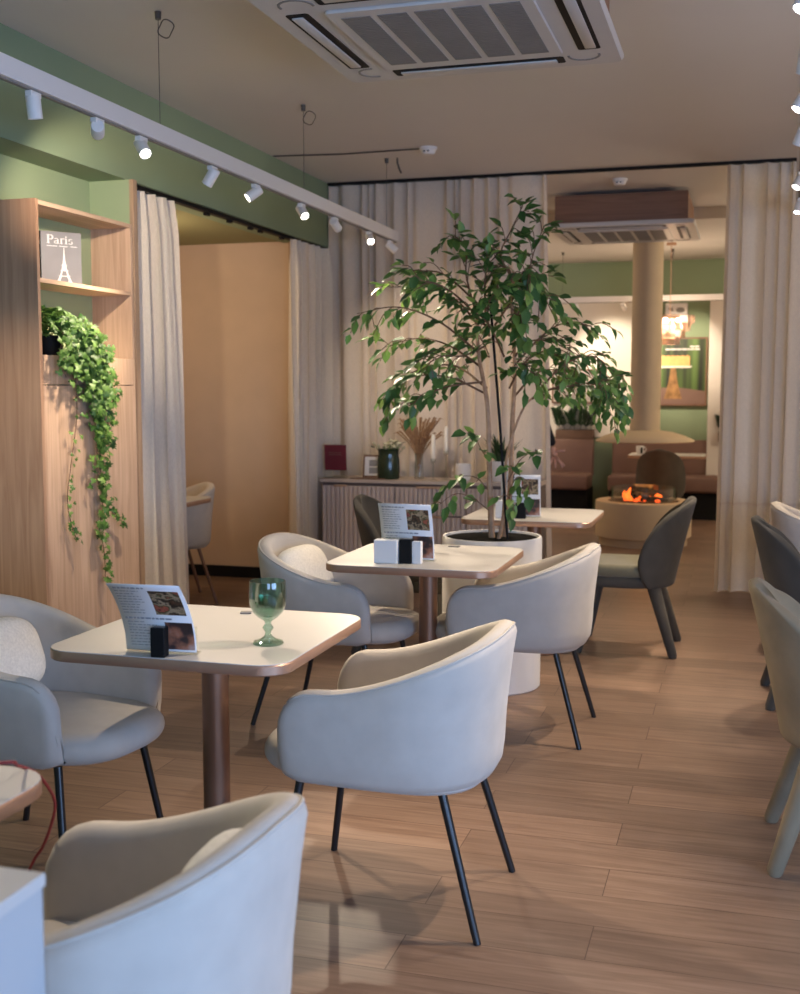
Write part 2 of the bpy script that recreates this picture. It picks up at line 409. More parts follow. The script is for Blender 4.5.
# room behind: back wall
bm = B(); box(bm, -5.3, 13.6, 0, 3.1, 13.75, CZ); struct('wall_back', bm, M['green'])
bm = B(); box(bm, -4.6, 13.57, .88, -1.12, 13.6, 2.47); struct('trim_5', bm, M['white_wall'])
bm = B(); box(bm, -.385, 13.35, 0, -.0, 13.6, 2.45, .005); struct('trim_6', bm, M['wall'])
bm = B(); box(bm, -3.05, 10.4, 2.90, 3.1, 13.6, 3.0); struct('trim_7', bm, M['ceil'])
# curtain tracks
bm = B(); box(bm, -3.07, 8.38, 2.98, 3.0, 8.42, 3.0); tag(emit('curtain_track', bm, M['black'], smooth=False), 'long black curtain track on the ceiling between the two rooms', 'curtain rail')
tk = thing('curtain_track', 'black curtain track under the green soffit at the alcove opening', 'curtain rail', (-3.12, 7, 2.52))
bm = B(); box(bm, -.02, -1.54, -.022, .02, 1.5, 0); emit('rail', bm, M['black'], tk, False)
for yy in (-.62, -.3, .02, .18, .55):
    bm = B(); box(bm, -.012, yy, -.04, .012, yy+.05, -.022, .003); emit('glider', bm, M['black'], tk, False)

# ------------------------------------------------------------------ curtains
def curtain(name, label, p0, p1, z0, z1, folds, amp, m, seed, flare0=0, flare1=0, irr=1.0, group='floor length linen curtains', nz=40, hem=True):
    rnd = random.Random(seed); p0 = Vector(p0); p1 = Vector(p1)
    d = (p1-p0); L = d.length; d.normalize(); nrm = Vector((d.y, -d.x, 0))
    t = thing(name, label, 'curtain', (p0.x, p0.y, 0), 0, group)
    n = folds*14; ph = [irr*rnd.uniform(-.9, .9) for _ in range(folds+2)]; am = [rnd.uniform(1-.6*irr, 1+.35*irr) for _ in range(folds+2)]
    drift = [rnd.uniform(-1, 1) for _ in range(folds+2)]
    def co(u, v):                                             # u along, v 0 bottom..1 top
        f = folds*(u+irr*.028*math.sin(2*PI*u*2.3+seed)+.018*math.sin(2*PI*u*5.1+seed*2)); f = min(max(f, 0), folds); k = int(min(f, folds-1e-6)); fr = f-k
        s = .5-.5*math.cos(PI*fr)
        a = am[k]*(1-s)+am[k+1]*s; q = ph[k]*(1-s)+ph[k+1]*s; dr = drift[k]*(1-s)+drift[k+1]*s
        tt = 2*PI*f+q*1.5+dr*.9*(1-v)
        wv = math.sin(tt)+.25*math.sin(2*tt+q*3)
        top = max(0, (v-.93)/.07); A = amp*a*(1-.45*top)*(1+.12*(1-v))
        low = (1-v)
        uu = u*L + flare1*low*u - flare0*low*(1-u) + amp*.5*math.cos(tt)*(.6) + dr*.012*low
        x = d*uu + nrm*(A*wv + .006*math.sin(7*v+q*4)*low)
        return Vector((x.x, x.y, z0+(z1-z0)*v))
    bm = B(); rows = []
    for j in range(nz+1):
        v = j/nz
        rows.append([bm.verts.new(co(i/n, v)) for i in range(n+1)])
    for a, b in zip(rows, rows[1:]):
        for i in range(n): bm.faces.new((a[i], a[i+1], b[i+1], b[i]))
    o = emit('cloth_panel', bm, m, t, True, 0, 180)
    if hem:
        bm = B(); rows = []
        for v in ((.62/(z1-z0)), (.636/(z1-z0))):
            rows.append([bm.verts.new(co(i/n, v)+nrm*.004) for i in range(n+1)])
        for i in range(n): bm.faces.new((rows[0][i], rows[0][i+1], rows[1][i+1], rows[1][i]))
    if hem: emit('hem_stitch', bm, M['curtain'], t, True, 0, 180)
    bm = B(); rows = []
    for v in (.975, 1.0):
        rows.append([bm.verts.new(co(i/n, v)+nrm*.002) for i in range(n+1)])
    for i in range(n): bm.faces.new((rows[0][i], rows[0][i+1], rows[1][i+1], rows[1][i]))
    emit('heading_tape', bm, m, t, True, 0, 180)
    return t
curtain('curtain', 'beige curtain behind the low fluted cabinet and the tree', (-3.10, 8.42, 0), (-1.40, 8.40, 0), .01, 2.979, 16, .030, M['curtain'], 3, 0, .06, hem=False)
curtain('curtain', 'cream curtain right of the doorway to the fireplace room', (-.165, 8.40, 0), (1.15, 8.40, 0), .01, 2.979, 12, .055, M['curtain_w'], 8, .015, 0, irr=.4)
curtain('curtain', 'white curtain hanging beside the oak bookcase at the alcove', (-3.12, 5.50, 0), (-3.12, 5.93, 0), .01, 2.497, 4, .050, M['curtain_w'], 5, 0, .16, hem=False)
curtain('curtain', 'greyish curtain at the far end of the alcove opening', (-3.09, 7.66, 0), (-3.04, 8.34, 0), .01, 2.497, 6, .045, M['curtain_w'], 11, .05, .0, hem=False)
ct = [o for o in bpy.data.objects if o.name.startswith('curtain') and o.type == 'EMPTY']

# ------------------------------------------------------------------ bookcase
bk = thing('bookcase', 'tall pale oak bookcase with open niches along the left wall', 'bookcase', (-3.05, 4.97, 0))
X0, XF = -.24, 0.0       # back and front in local x
Y0, Y1 = -.43, .42
bm = B(); box(bm, X0, Y0-.022, 0, XF+.015, Y0, 2.29, .001); emit('side_panel', bm, M['oak_shaded'], bk, False)
bm = B(); box(bm, X0, Y1-.02, 0, XF, Y1, 2.27, .001); emit('side_panel', bm, M['oak'], bk, False)
bm = B(); box(bm, X0, Y0, 2.27, XF, Y1, 2.29, .001); emit('top_board', bm, M['oak_h'], bk, False)
bm = B(); box(bm, X0, Y0, 1.925, XF-.003, Y1-.02, 1.945, .001); emit('shelf', bm, M['oak_h'], bk, False)
bm = B(); box(bm, X0, Y0, 1.58, XF-.022, Y1-.02, 1.60, .001); emit('shelf', bm, M['oak_h'], bk, False)
bm = B(); box(bm, X0+.001, Y0, 1.6, X0+.008, Y1-.02, 2.27); emit('back_panel', bm, M['green_lit'], bk, False)
bm = B(); box(bm, XF-.02, Y0+.002, 1.466, XF, Y1-.022, 1.60, .0015); emit('drawer', bm, M['oak'], bk, False)
bm = B(); box(bm, XF-.02, Y0+.002, .08, XF, Y1-.022, 1.462, .0015); emit('door', bm, M['oak'], bk, False)
bm = B(); box(bm, X0+.02, Y0+.002, 0, XF-.03, Y1-.02, .08); emit('plinth', bm, M['oak_shaded'], bk, False)

# ------------------------------------------------------------------ ceiling cassettes
def cassette(label, loc):
    t = thing('ceiling_air_conditioner', label, 'air conditioner', loc)
    S = .572
    bm = B(); slab(bm, rrect(2*S, 2*S, .03), 0, .035, .012); emit('panel', bm, M['white_dim'], t)
    bm = B(); box(bm, -.515, -.515, .035, .515, .515, .256); emit('housing', bm, M['acbox'], t, False)
    bm = B(); slab(bm, rrect(.72, .72, .02), -.012, 0, .004); emit('intake_frame', bm, M['white_dim'], t)
    for k in range(5):
        bm = B(); x = -.262+k*.131
        for j in range(26):
            y = -.29+j*.0232; box(bm, x-.052, y-.009, -.015, x+.052, y+.009, -.0115)
        emit('intake_grille', bm, M['grille'], t, False)
    for k in range(4):
        m4 = Matrix.Rotation(k*PI/2, 4, 'Z')
        bm = B(); slab(bm, rrect(.70, .085, .012), -.002, .002, .001); xf(bm, m4 @ Matrix.Translation((0, -.462, 0))); sl = emit('air_outlet', bm, M['black'], t)
        bm = B(); box(bm, -.32, -.490, -.008, .32, -.448, -.001, .003, m4); emit('flap', bm, M['white_dim'], sl)
        bm = B()
        pts = [(.43+.06*math.cos(a), -.43+.06*math.sin(a), .003) for a in [R(-100+20*i) for i in range(11)]]
        tube(bm, [m4 @ Vector(p) for p in pts], .007, 6); emit('corner_cover', bm, M['grille'], t)
    return t
ac1 = cassette('white ceiling air conditioner nearest, above the front tables', (-1.062, 4.2, 2.74))
dup(ac1, (-.965, 9.80, 2.712), 0, 'white ceiling air conditioner with brown housing in front of the column').scale = (1.0, 1.0, 1)

# ------------------------------------------------------------------ smoke detectors, ceiling bits
sd = thing('smoke_detector', 'round white smoke detector with a cable on the main ceiling', 'smoke detector', (-2.0, 7.35, CZ), 0, 'smoke detectors')
bm = B(); lathe(bm, [(.001, -.045), (.035, -.045), (.045, -.035), (.05, -.018), (.058, -.015), (.058, 0), (.001, 0)]); emit('housing', bm, M['white'], sd)
bm = B(); [box(bm, -.02+k*.025, -.049, -.034, -.008+k*.025, -.042, -.026) for k in range(2)]; emit('vent_slot', bm, M['black'], sd, False)
bm = B(); tube(bm, [(-.05, 0, -.006), (-.6, .02, -.006), (-1.06, -.05, -.006)], .005, 6); emit('cable', bm, M['wire'], sd)
s2 = copy_tree(sd); s2.location = (-.93, 8.85, CZ); s2['label'] = 'round white smoke detector above the brown housing in the back room'
for ch in [o for o in bpy.data.objects if o.parent == s2 and o.name.startswith('cable')]: bpy.data.objects.remove(ch)
bm = B(); tube(bm, [(-2.29, 7.62, 3.0), (-2.29, 7.62, 2.97), (-2.28, 7.63, 2.93), (-2.265, 7.63, 2.90)], .007, 6)
tag(emit('ceiling_hook', bm, M['wire']), 'small curved hook on the ceiling left of the smoke detector', 'hook')

# ------------------------------------------------------------------ track lights
def track(name, label, p0, p1, z, group=None, wires=(), wd=.045, ht=.07, dz=0):
    p0 = Vector(p0); p1 = Vector(p1); d = p1-p0; L = d.length; rz = math.atan2(d.y, d.x)
    t = thing(name, label, 'track light', (p0.x, p0.y, z), rz, group)
    bm = B(); box(bm, 0, -wd/2, 0, L, wd/2, ht, .002); emit('beam', bm, M['rail'], t, False)
    bm = B(); box(bm, .01, -wd*.2, -.006, L-.01, wd*.2, 0); emit('channel', bm, M['grille'], t, False)
    for k, s in enumerate(wires):
        bm = B(); tube(bm, [(s, 0, ht), (s, 0, CZ-z-.03-dz)], .0016, 5); emit('suspension_wire', bm, M['wire'], t)
        bm = B(); lathe(bm, [(.001, CZ-z-.035-dz), (.012, CZ-z-.035-dz), (.014, CZ-z-.004-dz), (.001, CZ-z-.004-dz)], 12, (s, 0, 0)); emit('ceiling_mount', bm, M['wire'], t)
        if k in (1, 2):
            bm = B(); pts = [(s+.008*math.sin(3*a), -.035+.035*math.cos(a), CZ-z-.075-dz+.035*math.sin(a)) for a in [2*PI*i/36*1.05 for i in range(37)]]
            tube(bm, pts, .0026, 6); emit('wire_loop', bm, M['wire'], t)
    return t
track('track_light', 'long white track light hanging along the green soffit', (-2.36, 1.2, 0), (-2.36, 7.82, 0), 2.465, 'white ceiling tracks', (1.6, 3.22, 4.86, 6.40))
track('track_light', 'white track light along the right edge of the photo', (.110, 2.6, 0), (.312, 8.0, 0), 2.585, 'white ceiling tracks', (1.9, 4.3))
track('track_light', 'thin white track light crossing in front of the green back wall', (-3.0, 12.5, 0), (1.2, 12.5, 0), 2.36, 'white ceiling tracks', (1.1, 2.25, 3.9), .05, .06, .098)
def head(label, loc, target, lit, power=0, angle=55, group='spotlights on the left track', ln=.082, r=.0255, col=WARM, drop=.036):
    loc = Vector(loc); hub = loc+Vector((0, 0, -drop))
    t = thing('spotlight', label, 'spotlight', loc, 0, group)
    bm = B(); box(bm, -.013, -.03, -.018, .013, .03, 0, .002); emit('track_adapter', bm, M['white'], t, False)
    bm = B(); tube(bm, [(0, 0, -.018), (0, 0, -drop)], .007, 8); emit('stem', bm, M['white'], t)
    d = (Vector(target)-hub).normalized()
    a = Vector((0, 0, -drop))-d*ln*.35; b = a+d*ln
    bm = B()
    q = d.to_track_quat('Z', 'Y').to_matrix().to_4x4()
    lathe(bm, [(.002, 0), (r*.9, 0), (r, .004), (r, ln), (r*.86, ln), (r*.84, ln-.012), (.002, ln-.012)], 24); xf(bm, Matrix.Translation(a) @ q)
    emit('body', bm, M['white'], t)
    bm = B(); lathe(bm, [(.001, ln-.0118), (r*.82, ln-.0118), (r*.82, ln-.009), (.001, ln-.009)], 20); xf(bm, Matrix.Translation(a) @ q)
    emit('lens', bm, M['lens'] if lit else M['lens_off'], t)
    if lit and power:
        s = spot('spotlight_beam', b+d*.012, b+d, power, col, angle, .7, .03, t)
    return t
HL = [(3.0, (-3.2, 4.4, .8), True, 26, 'added spotlight on the left track just outside the left edge, aimed at the bookcase side'), (2.45, (-.72, 1.75, .65), True, 26, 'added unseen spotlight on the left track nearest the viewpoint, aimed at the nearest armchair'),  # y, target, lit, power, label; these two added out of view for their light
    (3.52, (-2.35, 3.72, 1.2), False, 0, 'leftmost spotlight on the left track, pointing straight down'),
    (3.93, (-3.22, 5.35, 2.2), True, 23, 'second spotlight from the left on the left track, pointing at the wall'),
    (4.26, (-.85, 3.12, .6), True, 44, 'glowing spotlight above the bookcase, third from the left'),
    (4.91, (-3.05, 4.95, 1.45), True, 30, 'spotlight tilted toward the hanging ivy, fourth from the left'),
    (5.40, (-3.1, 4.85, 1.75), True, 16, 'bright spotlight tilted toward the bookcase shelves, fifth from the left'),
    (6.02, (-.85, 4.82, .6), True, 46, 'glowing spotlight in front of the alcove, sixth from the left'),
    (6.56, (-2.2, 8.4, 1.5), True, 20, 'spotlight turned right near the far end of the left track'),
    (7.22, (-1.5, 5.8, 1.2), True, 36, 'glowing spotlight second from the far end of the left track'),
    (7.68, (-1.9, 7.95, 2.0), False, 0, 'last unlit spotlight at the far end of the left track'),
]
for y, tg, lit, p, lab in HL:
    head(lab, (-2.36, y, 2.459), tg, lit, p)
def rx(y): return .110+(y-2.6)*(.312-.110)/5.4
HR = [
    (3.50, (-.75, 2.85, .6), True, 42, 'nearest lit spotlight in the top right corner'),
    (4.15, (.05, 4.6, 1.6), False, 0, 'grey unlit spotlight on the right track below the top one'),
    (4.72, (-.95, 4.2, .6), True, 42, 'lit spotlight in the middle of the right track'),
    (5.35, (-.05, 5.7, 1.9), False, 0, 'unlit spotlight on the right track above the lowest two'),
    (6.52, (-.75, 5.75, .6), True, 42, 'lit spotlight on the right track, upper of the two by the curtain'),
    (7.40, (-.3, 6.7, .3), True, 38, 'lowest lit spotlight on the right track by the curtain'),
]
for y, tg, lit, p, lab in HR:
    head(lab, (rx(y), y, 2.579), tg, lit, p, 62, 'spotlights on the right track')
for k, (x, tg, p) in enumerate([(-1.75, (-1.45, 13.6, 1.7), 26), (-1.25, (-.95, 13.6, 1.5), 0), (-1.0, (-.62, 13.6, 1.75), 26), (-2.4, (-2.5, 13.6, 1.2), 20)]):
    head(['spotlight on the back track left of the column, lighting the white wall', 'spotlight on the back track partly behind the column', 'spotlight on the back track behind the column, lighting the cake poster', 'spotlight on the back track hidden behind the beige curtain'][k],
         (x, 12.5, 2.354), tg, p > 0, p, 60, 'spotlights on the back track')

# ================================================================== FURNITURE
# ------------------------------------------------------------------ cream tub armchair (faces +x)
def arm_path(n=72):
    W, XA, A = .285, .275, .30
    pts = []
    L1 = XA; LA = PI*.5*(3*(A+W)-math.sqrt((3*A+W)*(A+3*W))); tot = 2*L1+LA
    for i in range(n+1):
        q = i/n
        s = q*tot
        if q < .5: pass
        if s <= L1: pts.append((XA-s, W*(1-.07*((XA-s)/XA)**2)))
        elif s >= tot-L1:
            x = s-(tot-L1); pts.append((x, -W*(1-.07*(x/XA)**2)))
        else:
            a = PI/2+PI*(s-L1)/LA
            c, sn = math.cos(a), math.sin(a); n_ = 2.5
            pts.append((A*math.copysign(abs(c)**(2/n_), c), W*math.copysign(abs(sn)**(2/n_), sn)))
    return pts
def arm_shell():
    bm = B()
    fine = arm_path(400); acc = [0]
    for a, b in zip(fine, fine[1:]): acc.append(acc[-1]+math.hypot(b[0]-a[0], b[1]-a[1]))
    tot = acc[-1]
    def at(s):
        s = min(max(s, 0), tot)
        import bisect
        i = min(max(bisect.bisect(acc, s)-1, 0), len(fine)-2); f = (s-acc[i])/max(1e-9, acc[i+1]-acc[i])
        return Vector((fine[i][0]+(fine[i+1][0]-fine[i][0])*f, fine[i][1]+(fine[i+1][1]-fine[i][1])*f, 0))
    ss = [0, .004, .012, .025, .042, .065, .09, .12]+[.15+(tot-.30)*k/60 for k in range(61)]+[tot-x for x in (.12, .09, .065, .042, .025, .012, .004, 0)]
    zb = .385; rings = []; pip = []
    for s in ss:
        p = at(s); d = (at(s+.02)-at(s-.02)).normalized(); nin = Vector((-d.y, d.x, 0))   # inward
        if nin.dot(Vector((-.02, 0, 0))-p) < 0 and abs(p.y) > .2: nin = -nin
        e = min(s, tot-s)
        b = .5-.5*math.cos(PI*min(1, max(0, (e-.12)/(tot/2-.12))))
        b = b**.9
        zt = .650+(.806-.650)*b
        fr = .13
        if e < fr:
            u = 1-e/fr; k = (1-u**2.6)**(1/2.6) if u < 1 else 0
            zt = zb+.10+(zt-zb-.10)*k
        th = .062
        if e < .03:
            u = 1-e/.03; th2 = th*math.sqrt(max(.06, 1-u*u))
        else: th2 = th
        ins = (th-th2)/2
        zlow = zb + (.02*(1-min(1, e/.06)))
        prof = []
        H = zt-zlow; rt = th2/2
        lean = .028*b
        for (o, zz) in ((.045, 0), (.022, .008), (.010, .03), (.004, .08), (0, .16)):
            prof.append((o, zlow+min(zz, H*.7)))
        prof.append((0-lean*.6, max(zlow+.165, zt-.10)) if H > .3 else (0, zlow+H*.72))
        for k in range(9):
            a = PI-PI*k/8
            prof.append((rt+rt*math.cos(a)-lean, zt-rt+rt*math.sin(a)))
        prof.append((th2+.004-lean*.4, zlow+H*.55)); prof.append((th2+.012, zlow+H*.25)); prof.append((th2+.012, zlow))
        rings.append([Vector((p.x, p.y, z))+nin*(o+ins) for o, z in prof])
        pip.append(Vector((p.x, p.y, zt-rt+rt*math.sin(PI*.75)))+nin*(rt+rt*math.cos(PI*.75)-lean+ins-.001))
    ring_loft(bm, rings)
    return bm, pip
def armchair(label, loc, rz, legm='blackmetal', group='cream tub armchairs'):
    t = thing('armchair', label, 'armchair', loc, rz, group)
    bm, pip = arm_shell(); sh = emit('shell', bm, M['fabric'], t, True, 0, 60)
    bm = B(); tube(bm, pip[4:-4], .0035, 6); emit('piping', bm, M['fabric'], sh, True, 0, 180)
    bm = B(); slab(bm, superell(-.02, 0, .245, .235, 3), .378, .40, .008); emit('seat_pan', bm, M['fabric'], t)
    bm = B(); cushion(bm, .072, 0, .305, .238, 3.0, .385, .478, .05, dome=.012); emit('seat', bm, M['fabric'], t, True, 0, 60)
    for sx, sy in ((1, 1), (1, -1), (-1, 1), (-1, -1)):
        a = Vector((.225 if sx > 0 else -.175, .19*sy, .384)); b = Vector((.285*sx, .238*sy, 0))
        bm = B(); tube(bm, [a, b], [.0125, .0105], 12); emit('leg', bm, M[legm], t, True)
    return t
armA = armchair('armchair at the left edge of the photo with a cushion, left of the front table', (-2.03, 2.97, 0), R(-7))
armC = dup(armA, (-.915, 3.06, 0), PI, 'armchair in the centre of the photo, right of the front table')
armB = dup(armA, (-.972, 1.565, 0), R(178), 'nearest armchair, seen from behind at the bottom left')
armD = dup(armA, (-1.69, 4.68, 0), R(-6), 'armchair with a cushion, left of the middle table')
armE = dup(armA, (-.882, 4.77, 0), PI, 'armchair right of the middle table, in front of the planter')
armJ = dup(armA, (.49, 6.85, 0), 0, 'armchair in front of the right hand curtain, only its pale back seen')
armK = armchair('armchair with wooden legs in the alcove, beyond the white curtain', (-3.74, 6.98, 0), R(-140), 'walnut')

def pillow(label, loc, rz, tilt, w=.40, h=.28, th=.13):
    bm = B(); rings = []
    n = 40
    for i in range(17):
        t = -PI/2+PI*i/16; k = math.cos(t)**.55 if math.cos(t) > 1e-6 else .02
        k = max(k, .03)
        rings.append([(x, y, th/2*math.sin(t)) for x, y in superell(0, 0, w/2*k, h/2*k, 3.2, n)])
    ring_loft(bm, rings)
    o = emit('cushion', bm, M['pillow'], None, True, 0, 180)
    o.location = loc; o.rotation_euler = (tilt, 0, rz)
    return tag(o, label, 'cushion', 'cream cushions on armchairs')
pillow('textured cream cushion in the armchair at the left edge', (-2.185, 2.95, .618), R(90-7), R(70), .42, .25)
pillow('cream cushion leaning in the armchair left of the middle table', (-1.84, 4.70, .625), R(90-6), R(68), .40, .27)
pillow('cream cushion inside the nearest armchair, bottom left', (-.772, 1.60, .645), R(-87), R(70), .24, .19)

# ------------------------------------------------------------------ grey side chair (faces +x)
def back_grid(nu=16, nv=14):
    bm = B(); rows = []
    for j in range(nv+1):
        v = j/nv
        z = .365+.495*v
        wv = math.sin(PI*min(1, (v*.93+.30)/1.0)*.5) if v < .72 else None
        # half angle of the wrap
        if v < .35: ha = R(60+22*math.sin(v/.35*PI/2))
        else: ha = R(82)*math.sqrt(max(.0, 1-((v-.35)/.66)**2.3))
        row = []
        for i in range(nu+1):
            u = -1+2*i/nu; a = ha*u
            zz = z-.02*(u*u)*v
            row.append(bm.verts.new((-.225*math.cos(a)+.015-.115*(v**1.1)+.02, .235*math.sin(a)*(1-.05*v), zz)))
        rows.append(row)
    for a, b in zip(rows, rows[1:]):
        for i in range(nu): bm.faces.new((a[i], a[i+1], b[i+1], b[i]))
    return bm
def grey_chair(label, loc, rz, m1, m2, group='grey velvet dining chairs'):
    t = thing('dining_chair', label, 'chair', loc, rz, group)
    o = emit('backrest', back_grid(), m1, t, True, 0, 180)
    md = o.modifiers.new('thick', 'SOLIDIFY'); md.thickness = .048; md.offset = 0
    md = o.modifiers.new('sub', 'SUBSURF'); md.levels = 2; md.render_levels = 2
    bm = B(); cushion(bm, .082, 0, .245, .235, 3.0, .425, .495, .03, dome=.01); emit('seat', bm, m2, t, True, 0, 60)
    bm = B(); cushion(bm, .072, 0, .235, .222, 3.0, .365, .43, .02); emit('seat_base', bm, m1, t, True, 0, 60)
    for sx, sy in ((1, 1), (1, -1), (-1, 1), (-1, -1)):
        a = Vector((.21*sx if sx > 0 else -.10, .135*sy, .41)); b = Vector((.285 if sx > 0 else -.225, .224*sy, .012))
        bm = B(); tube(bm, [a, a*.5+b*.5, b, b+Vector((0, 0, -.012))], [.038, .031, .024, .020], 16); emit('leg', bm, m1, t, True)
    return t
gF = grey_chair('grey chair with seat coloured as warmly lit in front of the round fire pit', (-.555, 6.47, 0), PI, M['velvet_d'], M['velvet_s'])
gI = grey_chair('nearest olive grey chair at the right edge of the photo', (.352, 3.72, 0), 0, M['velvet'], M['velvet'])
gH = grey_chair('dark grey chair at the right edge, behind the olive grey one', (.37, 5.585, 0), R(2), M['velvet_d'], M['velvet_d'])
gG = dup(gH, (-1.74, 6.02, 0), R(-8), 'grey chair in front of the fluted cabinet, behind the middle table')
gK = dup(gH, (-.775, 11.78, 0), R(90), 'dark grey chair behind the fire, back toward the viewer')

# ------------------------------------------------------------------ tables
def table(label, loc, w=.705, group='square white tables with bronze pole', name='cafe_table', wy=None):
    t = thing(name, label, 'table', loc, 0, group)
    wy = wy or w
    bm = B(); slab(bm, rrect(w-.004, wy-.004, .082), (.7472), .750, .001); tp = emit('tabletop', bm, M['top'], t)
    bm = B(); slab(bm, rrect(w, wy, .084), .720, .7478, .003); emit('edge_band', bm, M['copper'], tp)
    bm = B(); tube(bm, [(0, 0, .015), (0, 0, .715)], .039, 28); emit('pole', bm, M['pole'], t)
    bm = B(); slab(bm, rrect(.24, .24, .03), .705, .719, .003); emit('top_plate', bm, M['pole'], t)
    bm = B(); lathe(bm, [(.001, 0), (.222, 0), (.227, .006), (.222, .014), (.05, .022), (.001, .022)], 48); emit('base', bm, M['pole'], t)
    return t
T1 = (-1.450, 2.985); T2 = (-1.25, 4.61); T3 = (-1.10, 6.32)
t1 = table('front table with a green goblet and a menu on it', (*T1, 0))
dup(t1, (*T2, 0), 0, 'middle table with a menu and white napkin box, in front of the planter')
dup(t1, (*T3, 0), 0, 'far table behind the tree planter, with a menu on it')
dup(t1, (-1.535, 1.435, 0), 0, 'table cut off at the left edge, only a white corner seen above the red cord')
dup(t1, (-.755, 12.45, 0), 0, 'table by the rose banquette with a white mug on it').scale = (1.12, .8, 1)
dup(t1, (-3.61, 6.40, 0), 0, 'table in the alcove, its corner showing by the white curtain')

# white cabinet box at bottom left
cb = thing('side_cabinet', 'white cabinet corner at the bottom left edge of the photo', 'cabinet', (-1.02, .99, 0), R(0))
cb.scale = (1, 1, 1.03)
bm = B(); box(bm, -.15, -.25, .04, .165, .255, .782, .002); emit('body', bm, mat('pale_cabinet', (.44, .45, .455), .5, var=.01), cb, False)
bm = B(); box(bm, -.152, -.252, .782, .168, .258, .80, .002); emit('top', bm, M['top'], cb, False)
bm = B(); box(bm, -.13, -.23, 0, .14, .23, .04); emit('plinth', bm, M['grille'], cb, False)

# red cord
bm = B()
tube(bm, smooth_pts([(-1.55, 1.6, 0.754), (-1.45, 1.63, 0.755), (-1.218, 1.66, 0.803), (-1.225, 1.72, 0.778), (-1.285, 1.86, 0.713), (-1.302, 1.93, 0.653), (-1.305, 1.95, 0.613), (-1.325, 1.96, 0.561), (-1.352, 1.97, 0.512), (-1.389, 1.98, 0.461), (-1.5, 2.0, 0.25), (-1.54, 2.0, 0.02), (-1.6, 2.0, 0.006), (-1.8, 1.95, 0.006)], 4), .0032, 8)
tag(emit('power_cord', bm, M['redcord']), 'thin red cord hanging over the cut-off table at left', 'cord')

# ------------------------------------------------------------------ credenza
cr = thing('sideboard', 'low fluted sideboard in front of the beige curtain', 'sideboard', (-2.15, 8.09, 0))
bm = B(); box(bm, -.83, -.16, .76, .80, .19, .785, .003); emit('worktop', bm, M['cred_top'], cr, False)
bm = B(); box(bm, -.82, -.13, .08, .79, .18, .76); emit('carcass', bm, M['flute_gap'], cr, False)
bm = B(); box(bm, -.81, -.10, 0, .77, .17, .08); emit('plinth', bm, M['black'], cr, False)
def fluted(name, x0, x1, z0, z1):
    bm = B(); box(bm, x0, -.142, z0, x1, -.131, z1)
    n = int((x1-x0)/.0335); p = (x1-x0)/n
    for k in range(n): box(bm, x0+k*p+.005, -.158, z0+.002, x0+(k+1)*p-.004, -.141, z1-.002, .004, None, 1)
    return emit(name, bm, M['flute'], cr, False)
d = fluted('door', -.818, -.262, .085, .735)
bm = B(); box(bm, -.72, -.166, .728, -.62, -.156, .745, .002); emit('handle', bm, M['oak'], d, False)
for z0, z1 in ((.085, .525), (.535, .735)):
    d = fluted('drawer', -.254, .268, z0, z1)
    bm = B(); box(bm, -.09, -.168, z1-.006, .10, -.156, z1+.01, .002); emit('handle', bm, M['oak'], d, False)
d = fluted('door', .276, .785, .085, .735)

# items on the sideboard (top z .785)
ZC = .785
rs = thing('red_sign', 'small burgundy sign in a clear stand at the left end of the sideboard', 'sign', (-2.90, 8.06, ZC))
bm = B(); box(bm, -.085, -.006, .055, .085, .006, .245, .002, Matrix.Rotation(R(4), 4, 'X')); emit('board', bm, M['red'], rs, False)
bm = B(); [box(bm, -.05, -.0105, z, .05, -.0066, z+.004, 0, Matrix.Rotation(R(4), 4, 'X')) for z in (.17, .185)]; emit('print', bm, M['banq'], rs, False)
bm = B(); box(bm, -.09, -.009, 0, .09, .009, .055, .001); box(bm, -.09, -.045, 0, .09, .045, .004); emit('stand', bm, M['clear'], rs, False)
pf = thing('photo_frame', 'small dark framed picture leaning behind the green vase', 'picture frame', (-2.625, 8.12, ZC))
mm = Matrix.Rotation(R(-8), 4, 'X')
bm = B(); box(bm, -.085, -.008, 0, .085, .008, .17, .002, mm); emit('frame', bm, M['walnut'], pf, False)
bm = B(); box(bm, -.07, -.0105, .015, .07, -.0085, .155, 0, mm); mt_ = emit('mount', bm, M['paper'], pf, False)
bm = B(); [box(bm, -.035, -.012, z0, .035, -.0107, z0+.045, 0, mm) for z0 in (.03, .085)]; emit('picture', bm, M['ink'], mt_, False)
vs = thing('vase', 'dark green glass vase of pale flowers on the sideboard', 'vase', (-2.485, 8.04, ZC)); vs.scale = (1.18, 1.1, 1.1)
bm = B(); lathe(bm, [(.001, 0), (.065, 0), (.07, .01), (.072, .06), (.07, .13), (.063, .165), (.066, .19), (.072, .20), (.066, .20), (.058, .165), (.06, .10), (.001, .02)], 32); emit('body', bm, M['vase'], vs)
rnd = random.Random(4)
bm = B(); bm2 = B(); bm3 = B()
for k in range(34):
    a = rnd.uniform(0, 2*PI); rr = rnd.uniform(.02, .105); z = .205+rnd.uniform(0, .06)*(1.2-rr*6)
    p = Vector((rr*math.cos(a), rr*math.sin(a)*.7, z)); tube(bm2, [(p.x*.3, p.y*.3, .12), p], .0018, 4)
    bmesh.ops.create_icosphere(bm, subdivisions=1, radius=rnd.uniform(.008, .014), matrix=Matrix.Translation(p)); emit('flower', bm, M['flower'], vs); bm = B()
    if k % 2:
        q = p+Vector((rnd.uniform(-.03, .03), rnd.uniform(-.02, .02), -.015)); dd = Vector((math.cos(a), math.sin(a), rnd.uniform(-.2, .5)))*.045; s_ = Vector((-math.sin(a), math.cos(a), 0))*.012
        bm3.faces.new([bm3.verts.new(v) for v in (q, q+dd*.5+s_, q+dd, q+dd*.5-s_)])
